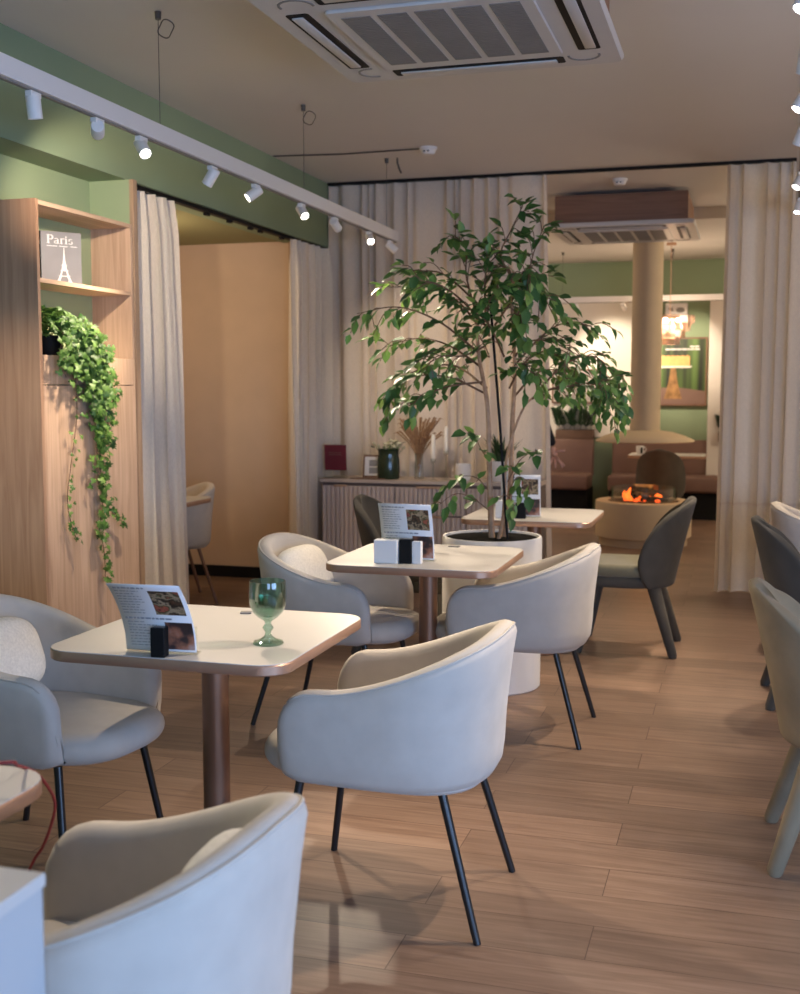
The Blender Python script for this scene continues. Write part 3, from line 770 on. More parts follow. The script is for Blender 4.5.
bm.free(); emit('stems', bm2, M['leaf'], vs); emit('leaves', bm3, M['dleaf'], vs, False)
gv = thing('grass_vase', 'clear vase of dried brown grass beside the candles', 'vase', (-2.27, 8.10, ZC))
bm = B(); lathe(bm, [(.03, 0), (.036, .004), (.034, .06), (.030, .14), (.034, .19), (.032, .19), (.028, .14), (.031, .06), (.001, .008), (.001, 0)], 24); emit('body', bm, M['clear'], gv)
bm = B()
for k in range(80):
    a = rnd.uniform(0, 2*PI); sp = rnd.uniform(.03, .17); h = rnd.uniform(.30, .46)
    pts = [(0, 0, .03), (.02*math.cos(a), .02*math.sin(a), .17), (sp*.5*math.cos(a), sp*.4*math.sin(a), .17+(h-.17)*.6), (sp*math.cos(a), sp*.7*math.sin(a), h), (sp*1.15*math.cos(a), sp*.8*math.sin(a), h-.01)]
    tube(bm, pts, [.0012, .0012, .004, .006, .001], 5)
emit('dried_stalks', bm, M['pampas'], gv)
cn0 = None
for (x, y, h, lab) in ((-2.135, 8.00, .145, 'shorter white candle in a clear glass holder on the sideboard'), (-2.06, 8.08, .20, 'taller white candle in a clear glass holder on the sideboard')):
    t = thing('candle', lab, 'candle', (x, y, ZC), 0, 'candles on the sideboard')
    bm = B(); lathe(bm, [(.001, 0), (.03, 0), (.031, .004), (.006, .012), (.006, h-.03), (.017, h-.015), (.0185, h+.012), (.0155, h+.012), (.0125, h-.008), (.001, h-.012)], 20); emit('holder', bm, M['clear'], t)
    bm = B(); tube(bm, [(0, 0, h-.006), (0, 0, h+.03), (0, 0, h+.17), (0, 0, h+.19)], [.012, .0155, .015, .005], 14); c = emit('wax', bm, M['candle'], t)
    bm = B(); tube(bm, [(0, 0, h+.189), (0, 0, h+.198)], .0012, 5); emit('wick', bm, M['black'], c)
bm = B(); lathe(bm, [(.001, 0), (.050, 0), (.055, .004), (.056, .10), (.055, .122), (.051, .122), (.051, .01), (.001, .008)], 32)
o = emit('jar', bm, M['white']); o.location = (-1.925, 8.05, ZC); tag(o, 'plain white round jar on the sideboard left of the potted plant', 'jar')
pp = thing('potted_plant', 'small spiky plant in a white pot on the sideboard behind the tree', 'plant', (-1.655, 8.09, ZC))
bm = B(); lathe(bm, [(.001, 0), (.075, 0), (.08, .005), (.098, .145), (.09, .145), (.088, .13), (.001, .13)], 32); emit('pot', bm, M['white'], pp)
bm = B()
for k in range(40):
    a = rnd.uniform(0, 2*PI); l = rnd.uniform(.13, .24); s = rnd.uniform(.15, .75); dv = Vector((math.cos(a)*s, math.sin(a)*s, 1)).normalized(); sd_ = Vector((-math.sin(a), math.cos(a), 0))*.012
    p = Vector((.03*math.cos(a), .03*math.sin(a), .128)); m1 = p+dv*l*.5; e = p+dv*l+Vector((math.cos(a)*.03, math.sin(a)*.03, -.02))
    bm.faces.new([bm.verts.new(v) for v in (p-sd_*.5, p+sd_*.5, m1+sd_, m1-sd_)]); bm.faces.new([bm.verts.new(v) for v in (m1-sd_, m1+sd_, e)])
emit('leaves', bm, M['dleaf'], pp, False)
bm = B(); cushion(bm, 0, 0, .16, .05, 2, 0, .008, .003); o = emit('tray', bm, M['walnut']); o.location = (-2.62, 7.975, ZC); o.scale = (.9, .5, 1)
tag(o, 'thin dark wooden tray in front of the photo frame on the sideboard', 'tray')

# ------------------------------------------------------------------ menus and table items
def menu(label, loc, w, h, curl, rz=0, curl_pow=1.9):
    t = thing('menu', label, 'menu', loc, rz, 'standing menus')
    def P(u, v, off=0):            # u -0.5..0.5, v 0..1
        b = curl*(v**curl_pow)
        return Vector((u*w, -b-off, .006+v*math.sqrt(max(.01, h*h-curl*curl))))
    def patch(bm, u0, u1, v0, v1, off, n=10):
        rows = [[bm.verts.new(P(u0+(u1-u0)*i/2, v0+(v1-v0)*j/n, off)) for i in range(3)] for j in range(n+1)]
        for a, b in zip(rows, rows[1:]):
            for i in range(2): bm.faces.new((a[i], a[i+1], b[i+1], b[i]))
    bm = B(); patch(bm, -.5, .5, 0, 1, 0, 16)
    o = emit('sheet', bm, M['paper'], t, True, 0, 180); md = o.modifiers.new('thick', 'SOLIDIFY'); md.thickness = .0006; md.offset = 0
    bm = B(); patch(bm, .02, .44, .53, .90, .0009); emit('photo_print', bm, M['food'], o, True, 0, 180)
    bm = B(); patch(bm, .10, .48, .03, .42, .0009); emit('photo_print', bm, M['food_d'], o, True, 0, 180)
    r2 = random.Random(7); bm = B()
    def line(v, u0, u1, th):
        u = u0
        while u < u1:
            k = min(u1, u+r2.uniform(.03, .09)); patch(bm, u, k, v, v+th, .0009, 1); u = k+.014
    line(.925, -.44, .0, .022); line(.455, -.44, .22, .026)
    for k in range(9): line(.88-k*.042, -.44, r2.uniform(-.22, -.03), .011)
    for k in range(9): line(.405-k*.042, -.42, r2.uniform(-.2, .02), .011)
    emit('text_print', bm, M['ink'], o, True, 0, 180)
    bm = B(); box(bm, -w*.5, -.004, 0, w*.5, .030, .004); box(bm, w*.44, .002, .004, w*.5, .005, .075); box(bm, -w*.5, .002, .004, w*.44, .005, .05)
    emit('acrylic_stand', bm, M['clear'], t, False)
    return t
menu('curled menu sheet standing on the front table left of the goblet', (-1.462, 2.690, .750), .20, .225, .11, R(4))
menu('menu sheet standing on the middle table behind the napkin boxes', (-1.295, 4.46, .750), .225, .235, .05, R(-3))
menu('menu sheet standing on the far table behind the tree trunks', (-1.145, 6.14, .750), .215, .23, .03, R(4))
def item(name, label, cat, loc, sx, sy, sz, m, rz=0, group=None, slot=None):
    bm = B(); box(bm, -sx/2, -sy/2, 0, sx/2, sy/2, sz, .003)
    if slot:
        t = thing(name, label, cat, loc, rz, group); emit('body', bm, m, t, False)
        bm = B(); box(bm, -sx/2+.006, -.004 if sy < .04 else -sy*.25, sz, sx/2-.006, .004 if sy < .04 else sy*.25, sz+.0012); emit('opening', bm, slot, t, False)
        return t
    o = emit(name, bm, m, None, False); o.location = loc; o.rotation_euler = (0, 0, rz); return tag(o, label, cat, group)
item('condiment_box', 'black box standing before the menu on the front table', 'box', (-1.448, 2.655, .750), .040, .03, .078, M['black'], R(5), 'black boxes on tables', M['grille'])
item('condiment_box', 'black box on the middle table between two white boxes', 'box', (-1.280, 4.385, .750), .048, .04, .098, M['black'], 0, 'black boxes on tables', M['grille'])
item('napkin_box', 'wide white napkin box on the middle table left of the black box', 'napkin holder', (-1.358, 4.375, .750), .098, .05, .094, M['white'], 0, None, M['paper'])
item('sachet_box', 'narrow white box on the middle table right of the black box', 'box', (-1.235, 4.385, .750), .038, .03, .090, M['white'], 0, None, M['paper'])
item('condiment_box', 'black box beside the menu on the far table', 'box', (-1.135, 6.09, .750), .055, .03, .085, M['black'], 0, 'black boxes on tables', M['grille'])
item('napkin_box', 'white box behind the tree trunks on the far table', 'napkin holder', (-1.235, 6.09, .750), .075, .04, .095, M['white'], 0, None, M['paper'])
item('table_tag', 'tiny dark flat tag on the front table beside the goblet', 'tag', (-1.47, 3.25, .750), .035, .03, .006, M['grille'], R(20))
item('table_tag', 'tiny dark flat tag at the far edge of the middle table', 'tag', (-1.21, 4.90, .750), .05, .03, .006, M['grille'], 0)
# goblet
gb = thing('goblet', 'green glass goblet half full of water on the front table', 'glass', (-1.235, 2.875, .750))
gb.scale = (1, 1, .97)
pr = [(.001, 0), (.040, 0), (.0425, .003), (.040, .008), (.022, .014), (.010, .024), (.0075, .034), (.012, .040), (.0155, .046), (.012, .052), (.008, .058), (.011, .066), (.026, .076), (.042, .092), (.0495, .112), (.0515, .135), (.0505, .165), (.0495, .180),
      (.0475, .181), (.0482, .165), (.0490, .135), (.0470, .114), (.040, .096), (.024, .081), (.001, .074)]
bm = B(); lathe(bm, pr, 40); emit('bowl_and_stem', bm, M['gobletglass'], gb)
bm = B(); lathe(bm, [(.001, .0755), (.023, .0825), (.039, .097), (.0462, .115), (.0478, .128), (.001, .128)], 40); emit('water', bm, M['water'], gb)

# ------------------------------------------------------------------ book in the niche
PB = thing('book', 'grey photo book about Paris with a tower on the cover', 'book', (-3.165, 4.915, 1.945), R(50))
bm = B(); box(bm, -.098, 0, 0, .098, .045, .252, .0015); emit('cover', bm, M['book'], PB, False)
bm = B(); box(bm, -.0995, -.0008, 0, -.0975, .0458, .252, .0005); sp_ = emit('spine', bm, M['black'], PB, False)
def stroke(bm, pts, wd, f):
    for (a, b), w_ in zip(zip(pts, pts[1:]), wd if hasattr(wd, '__len__') else [wd]*len(pts)):
        a2 = Vector(a); b2 = Vector(b); dd = (b2-a2); n = Vector((-dd.y, dd.x)).normalized()*w_/2; e = dd.normalized()*w_*.25
        bm.faces.new([bm.verts.new(f(q)) for q in (a2-e+n, a2-e-n, b2+e-n, b2+e+n)])
def arc(cx, cy, rx_, ry_, a0, a1, n=10): return [(cx+rx_*math.cos(R(a0+(a1-a0)*i/n)), cy+ry_*math.sin(R(a0+(a1-a0)*i/n))) for i in range(n+1)]
def paris(bm, f):   # serif capitals and lower case, unit x-height .62
    st = lambda p, w_: stroke(bm, p, w_, f)
    # P
    st([(.10, 0), (.10, 1)], .15); st([(-.04, .02), (.24, .02)], .05); st([(-.04, .98), (.12, .98)], .05); st([(.1, .97), (.3, .97)], .06); st(arc(.30, .73, .17, .24, 90, -90), .12); st([(.1, .49), (.3, .49)], .06)
    # a
    o = .62; st(arc(o+.13, .48, .13, .14, 150, 0), .07); st([(o+.27, .46), (o+.27, .04)], .12); st([(o+.22, .02), (o+.40, .02)], .05); st(arc(o+.12, .17, .13, .15, 60, 320), .08)
    # r
    o = 1.10; st([(o+.08, 0), (o+.08, .6)], .12); st([(o-.02, .02), (o+.2, .02)], .05); st([(o-.02, .6), (o+.1, .6)], .05); st(arc(o+.22, .44, .12, .17, 150, 40), .08)
    # i
    o = 1.50; st([(o+.08, 0), (o+.08, .6)], .12); st([(o-.03, .02), (o+.2, .02)], .05); st([(o-.03, .6), (o+.1, .6)], .05); st([(o+.08, .78), (o+.08, .88)], .13)
    # s
    o = 1.80; st(arc(o+.15, .46, .13, .14, 40, 230), .08); st(arc(o+.15, .17, .14, .16, 60, -150), .09)
bm = B(); paris(bm, lambda q: (-.068+q.x*.058, -.0018, .195+q.y*.040)); emit('title', bm, M['white'], PB, False)
bm = B(); stroke(bm, [(-.07, .183), (-.02, .183)], .0035, lambda q: (q.x, -.0016, q.y)); stroke(bm, [(-.01, .183), (.03, .183)], .0035, lambda q: (q.x, -.0016, q.y)); stroke(bm, [(.045, .183), (.075, .183)], .0035, lambda q: (q.x, -.0016, q.y)); emit('subtitle', bm, M['paper'], PB, False)
bm = B(); f = lambda q: (q.x+.012, -.0016, q.y)
tw = [(.0015, .178), (.0025, .150), (.005, .120), (.009, .095), (.014, .07), (.022, .045), (.034, .02), (.042, .006)]
for (a, za), (b, zb) in zip(tw, tw[1:]):
    if za > .075: bm.faces.new([bm.verts.new(f(Vector(q))) for q in ((-a, za), (a, za), (b, zb), (-b, zb))])
    else:
        for s in (-1, 1): bm.faces.new([bm.verts.new(f(Vector(q))) for q in ((s*a, za), (s*a*.5, za), (s*b*.62, zb), (s*b, zb))])
for z_, hw in ((.094, .013), (.068, .018), (.042, .027)): stroke(bm, [(-hw, z_), (hw, z_)], .004, f)
emit('cover_picture', bm, M['planter'], PB, False)
bm = B(); paris(bm, lambda q: (-.1003, .031-q.y*.02, .205-q.x*.030)); emit('spine_title', bm, M['white'], sp_, False)
ob = thing('book', 'pale book standing behind the grey Paris book', 'book', (-3.225, 4.66, 1.945), R(70))
bm = B(); box(bm, -.08, 0, 0, .08, .022, .225, .001); emit('cover', bm, M['paper'], ob, False)
bm = B(); box(bm, -.077, .002, .003, .082, .020, .222); emit('pages', bm, M['white'], ob, False)

# ================================================================== PLANTS
def leaf(bm, p, d, up, l, wd, fold=.25, droop=.15):
    d = d.normalized(); s = d.cross(up)
    if s.length < 1e-3: s = d.cross(Vector((1, 0, 0)))
    s.normalize(); n = s.cross(d).normalized()
    a = p; m1 = p+d*l*.32-n*l*.03; m2 = p+d*l*.66-n*droop*l*.4; e = p+d*l-n*droop*l
    f = fold*wd
    vA = bm.verts.new(a); v1 = bm.verts.new(m1); v2 = bm.verts.new(m2); vE = bm.verts.new(e)
    l1 = bm.verts.new(m1+s*wd*.5+n*f); r1 = bm.verts.new(m1-s*wd*.5+n*f); l2 = bm.verts.new(m2+s*wd*.40+n*f*.8); r2 = bm.verts.new(m2-s*wd*.40+n*f*.8)
    for q in ((vA, v1, l1), (vA, r1, v1), (v1, v2, l2, l1), (v1, r1, r2, v2), (v2, vE, l2), (v2, r2, vE)): bm.faces.new(q)

# big fig tree
TX, TY = -1.157, 5.45
tree = thing('potted_tree', 'tall leafy fig tree in a round white planter between the tables', 'tree', (TX, TY, 0))
bm = B(); lathe(bm, [(.001, 0), (.235, 0), (.24, .006), (.243, .725), (.238, .735), (.228, .735), (.226, .715), (.001, .715)], 64); emit('planter', bm, M['planter'], tree, True, 0, 35)
bm = B(); lathe(bm, [(.001, .716), (.2255, .716), (.2255, .724), (.12, .728), (.001, .73)], 40); emit('soil', bm, M['soil'], tree)
def T(x, z, dy=0): return Vector(((x-TX)*(.92 if x > TX else .94), dy, z))
rnd = random.Random(21)
stems = [
    [T(-1.15, .70, -.03), T(-1.165, 1.0, -.03), T(-1.18, 1.35, -.02), T(-1.235, 1.62, 0), T(-1.25, 1.85, .02)],
    [T(-1.10, .70, .02), T(-1.07, .95, .03), T(-1.06, 1.25, .03), T(-1.05, 1.55, .03), T(-1.06, 1.8, .0), T(-1.05, 2.0, -.02)],
    [T(-1.115, .70, -.06), T(-1.085, .85, -.05), T(-1.075, 1.12, -.03), T(-1.0, 1.34, -.02), T(-.93, 1.42, .0)],
]
for s, r0 in zip(stems, (.016, .015, .010)):
    p = smooth_pts(s, 6); bm = B(); tube(bm, p, [r0*(1-.6*i/len(p)) for i in range(len(p))], 9); emit('trunk', bm, M['bark'], tree)
bm = B(); tube(bm, [T(-1.055, .66, -.06), T(-1.11, 1.30, -.05), T(-1.175, 1.93, -.03)], .0065, 8); emit('support_cane', bm, M['black'], tree)
limbs = [  # start -> end control points
    [(-1.25, 1.80, .02), (-1.30, 1.98, .0), (-1.28, 2.10, -.1), (-1.34, 2.17, -.1)],
    [(-1.05, 1.95, 0), (-1.12, 2.08, 0), (-1.08, 2.20, .05), (-1.02, 2.31, .05)],
    [(-1.06, 1.9, 0), (-1.0, 2.0, .1), (-.98, 2.10, .15), (-.93, 2.22, .15)],
    [(-1.24, 1.75, .02), (-1.38, 1.88, .1), (-1.55, 1.95, .15), (-1.78, 1.96, .2)],
    [(-1.235, 1.62, 0), (-1.40, 1.76, -.15), (-1.60, 1.83, -.2), (-1.80, 1.80, -.25)],
    [(-1.22, 1.55, 0), (-1.42, 1.66, .1), (-1.62, 1.70, .2), (-1.82, 1.66, .25)],
    [(-1.19, 1.42, 0), (-1.36, 1.50, -.1), (-1.55, 1.50, -.15), (-1.66, 1.40, -.2)],
    [(-1.19, 1.45, 0), (-1.40, 1.56, .15), (-1.62, 1.54, .2), (-1.76, 1.44, .2)],
    [(-1.20, 1.48, 0), (-1.32, 1.46, -.2), (-1.42, 1.42, -.3), (-1.52, 1.36, -.32)],
    [(-1.06, 1.55, .03), (-.92, 1.70, .1), (-.80, 1.76, .1), (-.66, 1.74, .1)],
    [(-1.05, 1.6, .03), (-.95, 1.66, -.15), (-.82, 1.66, -.25), (-.68, 1.60, -.3)],
    [(-.93, 1.42, 0), (-.80, 1.55, .0), (-.65, 1.60, 0), (-.52, 1.52, .0)],
    [(-.93, 1.42, 0), (-.78, 1.47, .15), (-.64, 1.46, .2), (-.53, 1.36, .2)],
    [(-.95, 1.40, 0), (-.84, 1.44, -.15), (-.70, 1.46, -.2), (-.56, 1.44, -.2)],
    [(-1.06, 1.40, .03), (-.97, 1.52, .2), (-.88, 1.54, .3), (-.80, 1.50, .33)],
    [(-1.18, 1.7, 0), (-1.14, 1.82, -.2), (-1.08, 1.88, -.3), (-1.0, 1.90, -.36)],
    [(-1.2, 1.75, 0), (-1.28, 1.86, -.2), (-1.36, 1.92, -.3), (-1.46, 1.94, -.36)],
    [(-1.15, 1.75, 0), (-1.1, 1.88, .2), (-1.05, 1.95, .3), (-1.0, 1.97, .33)],
    [(-1.06, 1.75, 0), (-.98, 1.86, -.05), (-.92, 1.90, -.1), (-.86, 1.86, -.1)],
    [(-1.1, 1.6, 0), (-1.12, 1.70, -.15), (-1.15, 1.76, -.22), (-1.2, 1.80, -.28)],
    [(-1.07, 1.45, 0), (-1.0, 1.52, -.15), (-.95, 1.56, -.25), (-.90, 1.52, -.3)],
    [(-1.18, 1.6, 0), (-1.24, 1.66, .15), (-1.3, 1.72, .25), (-1.36, 1.72, .3)],
    [(-1.2, 1.8, 0), (-1.18, 1.95, -.1), (-1.15, 2.02, -.15), (-1.1, 2.05, -.2)], [(-1.06, 1.85, 0), (-1.0, 1.95, -.1), (-.96, 1.98, -.2), (-.92, 1.96, -.22)],
    [(-1.06, 1.95, 0), (-1.1, 2.02, .1), (-1.16, 2.04, .15), (-1.22, 2.0, .2)], [(-1.06, 1.7, .03), (-1.02, 1.76, -.1), (-.98, 1.78, -.2), (-.95, 1.72, -.25)],
    [(-1.24, 1.85, .02), (-1.4, 1.98, .05), (-1.5, 2.02, .05), (-1.6, 2.0, .05)], [(-1.05, 1.5, .03), (-.98, 1.6, .1), (-.9, 1.62, .15), (-.82, 1.58, .2)],
    [(-1.2, 1.65, 0), (-1.28, 1.6, -.15), (-1.36, 1.6, -.2), (-1.44, 1.56, -.25)],
]
sprigs = [
    [(-1.165, .86, -.03), (-1.24, .93, -.12), (-1.31, .95, -.18), (-1.38, .90, -.22)],
    [(-1.165, .95, -.03), (-1.22, 1.02, -.08), (-1.29, 1.03, -.12), (-1.33, 1.0, -.15)],
    [(-1.07, .95, .0), (-1.02, 1.02, -.06), (-.98, 1.03, -.1), (-.93, 1.0, -.12)],
    [(-1.075, 1.0, .0), (-1.0, 1.10, -.1), (-.95, 1.14, -.1), (-.90, 1.16, -.12)],
    [(-1.07, .88, .0), (-1.04, .95, -.1), (-1.02, .93, -.15), (-1.0, .9, -.17)],
    [(-1.17, 1.1, -.02), (-1.2, 1.16, -.08), (-1.21, 1.2, -.12), (-1.22, 1.22, -.15)],
]
bb = B(); lb = B(); nleaf = 0
def twigs(pts, ntw, lmin, lmax, leaves, r0=.006):
    global nleaf
    ks = .80 if pts[-1][0] > -.85 else 1.0
    p = smooth_pts([T(x, z, y) for x, z, y in pts], 7)
    tube(bb, p, [r0*(1-.75*i/len(p)) for i in range(len(p))], 6)
    for k in range(ntw):
        i = int(len(p)*(.22+.76*k/max(1, ntw-1))); i = min(i, len(p)-2)
        d0 = (p[i+1]-p[i]).normalized()
        d = (d0*1.0+Vector((rnd.uniform(-1, 1), rnd.uniform(-1, 1), rnd.uniform(-.55, .7)))*.95).normalized()
        l = rnd.uniform(lmin, lmax)
        q = [p[i], p[i]+d*l*.5+Vector((0, 0, .01)), p[i]+d*l+Vector((0, 0, -.22*l))]
        q = smooth_pts(q, 3); tube(bb, q, [.0022]*len(q), 4, False)
        for j in range(leaves):
            c = q[min(len(q)-1, 1+int(j*(len(q)-1)/max(1, leaves-1)))]
            ld = (d+Vector((rnd.uniform(-1, 1), rnd.uniform(-1, 1), rnd.uniform(-1.5, .15)))*.9).normalized()
            if j == leaves-1: ld = (d+Vector((0, 0, -.7))).normalized()
            up = Vector((rnd.uniform(-.5, .5), rnd.uniform(-.8, .2), 1)).normalized()
            L_ = ks*rnd.uniform(.052, .090); leaf(lb, c+ld*.006, ld, up, L_, L_*rnd.uniform(.50, .64), rnd.uniform(.05, .3), rnd.uniform(.0, .3)); nleaf += 1
for l in limbs: twigs(l, 9, .06, .15, 4)
for l in sprigs: twigs(l, 3, .03, .07, 3, .003)
for q in ((-.58, 1.50, .0), (-.62, 1.44, .1), (-.55, 1.40, -.1), (-.72, 1.52, .05), (-.50, 1.45, .02)):
    twigs([(q[0]-.06, q[1]+.1, q[2]), (q[0]-.03, q[1]+.06, q[2]), (q[0], q[1], q[2]), (q[0]+.02, q[1]-.08, q[2])], 6, .04, .10, 4, .003)
emit('branches', bb, M['twig'], tree, True); emit('foliage', lb, M['leaf'], tree, True, 0, 180)

# ivy in the niche
ivy = thing('hanging_ivy', 'trailing green ivy spilling from the bookcase niche', 'plant', (-3.13, 4.74, 1.60))
IV = Vector((-3.13, 4.74, 1.60))
bm = B(); lathe(bm, [(.001, 0), (.055, 0), (.058, .004), (.068, .095), (.062, .095), (.06, .085), (.001, .085)], 28); emit('pot', bm, M['black'], ivy)
bm = B(); lathe(bm, [(.001, .086), (.058, .086), (.04, .092), (.001, .094)], 20); emit('soil', bm, M['soil'], ivy)
def ivy_leaf(bm, p, d, nrm, s):
    d = d.normalized(); t = nrm.cross(d)
    if t.length < 1e-4: t = Vector((1, 0, 0))
    t.normalize(); n = d.cross(t).normalized()
    o = [(0, 0), (-.18, -.38), (.12, -.52), (.30, -.30), (.72, -.42), (.62, -.14), (1.05, 0), (.62, .14), (.72, .42), (.30, .30), (.12, .52), (-.18, .38)]
    c = bm.verts.new(p+d*s*.35+n*s*.08)
    vs_ = [bm.verts.new(p+(d*a+t*b)*s - n*s*.12*(a*a+b*b)) for a, b in o]
    for i in range(len(vs_)): bm.faces.new((c, vs_[i], vs_[(i+1) % len(vs_)]))
lb = B(); vb = B(); r3 = random.Random(31)
def strand(pts, dens, spread, smin, smax):
    p = smooth_pts([Vector(q)-IV for q in pts], 8); tube(vb, p, .0022, 5, False)
    for i in range(len(p)-1):
        seg = (p[i+1]-p[i]).length; n = max(1, int(seg*dens+r3.random()))
        for k in range(n):
            c = p[i]+(p[i+1]-p[i])*r3.random()+Vector((abs(r3.gauss(0, spread*.8)), r3.gauss(0, spread), r3.gauss(0, spread*.6)))
            c.x = max(c.x, .10 if c.z < .05 else -.08)
            d = Vector((r3.uniform(.0, .8), r3.uniform(-1, 1), r3.uniform(-1.3, .3)))
            nn = Vector((1.1, r3.uniform(-.9, .1), r3.uniform(-.1, .9)))
            ivy_leaf(lb, c, d, nn, r3.uniform(smin, smax))
for k in range(230):
    a = r3.uniform(0, 2*PI); ph_ = r3.uniform(.1, 1.75); rr = r3.uniform(.10, .14)
    c = Vector((rr*.7*math.cos(a)*math.sin(ph_)+.0, .115*math.sin(a)*math.sin(ph_), max(.03, .115+.10*math.cos(ph_))))
    ivy_leaf(lb, c, Vector((math.cos(a)*.7+.3, math.sin(a), r3.uniform(-.6, .5))), Vector((math.cos(a)+.5, math.sin(a)-.3, 1.0)), r3.uniform(.03, .05))
xo = -3.03
tops = [(-3.10, 4.70, 1.76), (-3.09, 4.74, 1.78), (-3.10, 4.78, 1.77), (-3.1, 4.72, 1.74), (-3.09, 4.80, 1.75)]
main = [
    (4.64, 4.70, 1.50, 60, .03), (4.68, 4.78, 1.47, 60, .035), (5.0, 5.10, 1.36, 60, .03), (4.97, 5.07, 1.43, 60, .03), (4.9, 5.0, 1.33, 70, .04),
    (4.72, 4.82, 1.45, 70, .035), (4.80, 4.90, 1.42, 75, .04), (4.88, 4.98, 1.40, 80, .04), (4.92, 5.05, 1.38, 75, .035), (4.85, 4.93, 1.30, 75, .04), (4.90, 4.97, 1.18, 75, .035), (4.95, 4.98, 1.08, 70, .03), (4.84, 4.95, 1.22, 70, .035), (4.98, 5.06, 1.27, 60, .03), (4.86, 4.92, 1.50, 80, .04), (4.95, 5.03, 1.46, 70, .035), (4.78, 4.84, 1.54, 70, .035),
    (4.92, 4.955, .98, 60, .022), (4.94, 4.99, .86, 52, .02),
]
for k, (ya, yb, zb, dn, sp) in enumerate(main):
    t0 = tops[k % len(tops)]
    strand([t0, (xo+.02, (t0[1]+ya)/2, 1.70), (xo+.015, ya, 1.60), (xo+.01, ya*.4+yb*.6, (1.60+zb)/2), (xo+.01, yb, zb)], dn*1.7, sp*1.05, .024, .042)
strand([(-3.09, 4.72, 1.76), (xo+.02, 4.74, 1.60), (xo, 4.80, 1.34), (xo, 4.74, 1.10), (xo, 4.70, .93), (xo, 4.73, .80), (xo, 4.77, .73)], 26, .016, .018, .028)
strand([(-3.09, 4.80, 1.76), (xo+.02, 4.95, 1.40), (xo+.01, 4.95, 1.1), (xo+.01, 4.99, .90), (xo+.01, 4.96, .76), (xo+.01, 4.99, .66), (xo+.01, 5.0, .57), (xo+.01, 5.0, .50)], 44, .018, .024, .038)
strand([(xo+.01, 4.97, 1.02), (xo+.01, 5.0, .92), (xo+.015, 5.08, .82), (xo+.015, 5.17, .77)], 60, .018, .022, .036)
strand([(xo+.01, 4.97, .85), (xo+.01, 4.96, .77), (xo+.015, 4.92, .72)], 70, .02, .024, .036)
emit('foliage', lb, M['ivy'], ivy, True, 0, 180); emit('vines', vb, M['twig'], ivy)

# ================================================================== FIREPLACE ROOM
FX, FY = -.873, 10.9
fp = thing('fire_pit', 'round cream fire pit with flames under the hanging hood', 'fireplace', (FX, FY, 0))
bm = B(); lathe(bm, [(.001, .07), (.425, .07), (.44, .08), (.442, .39), (.435, .405), (.33, .405), (.33, .385), (.001, .385)], 72); emit('drum', bm, M['stone'], fp, True, 0, 35)
bm = B(); lathe(bm, [(.001, 0), (.405, 0), (.405, .07), (.001, .07)], 64); emit('plinth', bm, M['stone'], fp)
bm = B(); lathe(bm, [(.001, .386), (.328, .386), (.328, .398), (.001, .395)], 48); emit('burner_tray', bm, M['coal'], fp)
bm = B(); lathe(bm, [(.30, .40), (.306, .40), (.306, .53), (.30, .53)], 64, (0, 0, 0), True); emit('glass_guard', bm, M['clear'], fp)
r4 = random.Random(2)
for k in range(7):
    a = r4.uniform(0, PI); x, y = r4.uniform(-.12, .12), r4.uniform(-.1, .1); l = .13
    bm = B(); tube(bm, [(x-l*math.cos(a), y-l*math.sin(a)*.6, .415+.012*k*.6), (x, y, .428+.012*k*.6), (x+l*math.cos(a), y+l*math.sin(a)*.6, .418+.012*k*.6)], [.02, .026, .018], 8); emit('log', bm, M['coal'], fp)
for k in range(16):
    x, y = r4.uniform(-.17, .17), r4.uniform(-.17, .02); bm = B(); bmesh.ops.create_icosphere(bm, subdivisions=2, radius=r4.uniform(.012, .024), matrix=Matrix.Translation((x, y, .412)) @ Matrix.Diagonal((1.2, 1, .7, 1))); emit('ember', bm, M['ember'], fp)
for (x, y, h, r_) in ((-.155, -.06, .10, .028), (-.13, -.02, .16, .022), (-.10, -.08, .08, .02), (-.03, -.05, .06, .018), (.04, -.07, .075, .024), (.06, -.02, .06, .018), (.12, -.06, .10, .03), (.145, -.03, .085, .024), (-.17, 0, .12, .018)):
    bm = B(); rings = []
    for i in range(9):
        t = i/8; rr = r_*math.sin(PI*min(1, .18+.82*t))**.8*(1-.25*t)+.0015
        h_ = h*.75; rings.append([(x+.012*math.sin(5*t+x*30)+rr*math.cos(q), y+rr*.8*math.sin(q), .405+h_*t) for q in [2*PI*j/10 for j in range(10)]])
    ring_loft(bm, rings); emit('flame', bm, M['flame'], fp)
fl = point('fire_light', (FX, FY-.02, .55), 2.5, (1, .35, .08), .12)
hd = thing('fireplace_hood', 'cream column flue with a wide flared hood above the fire', 'fireplace hood', (FX, FY, 0))
bm = B(); tube(bm, [(0, 0, 1.04), (0, 0, 2.94)], .138, 48); emit('flue', bm, M['stone'], hd)
bm = B(); lathe(bm, [(.44, .955), (.452, .96), (.448, .972), (.36, 1.012), (.25, 1.045), (.137, 1.06), (.137, 1.05), (.24, 1.03), (.35, .997), (.43, .96)], 72, (0, 0, 0), True); emit('canopy', bm, M['stone'], hd, True, 0, 50)

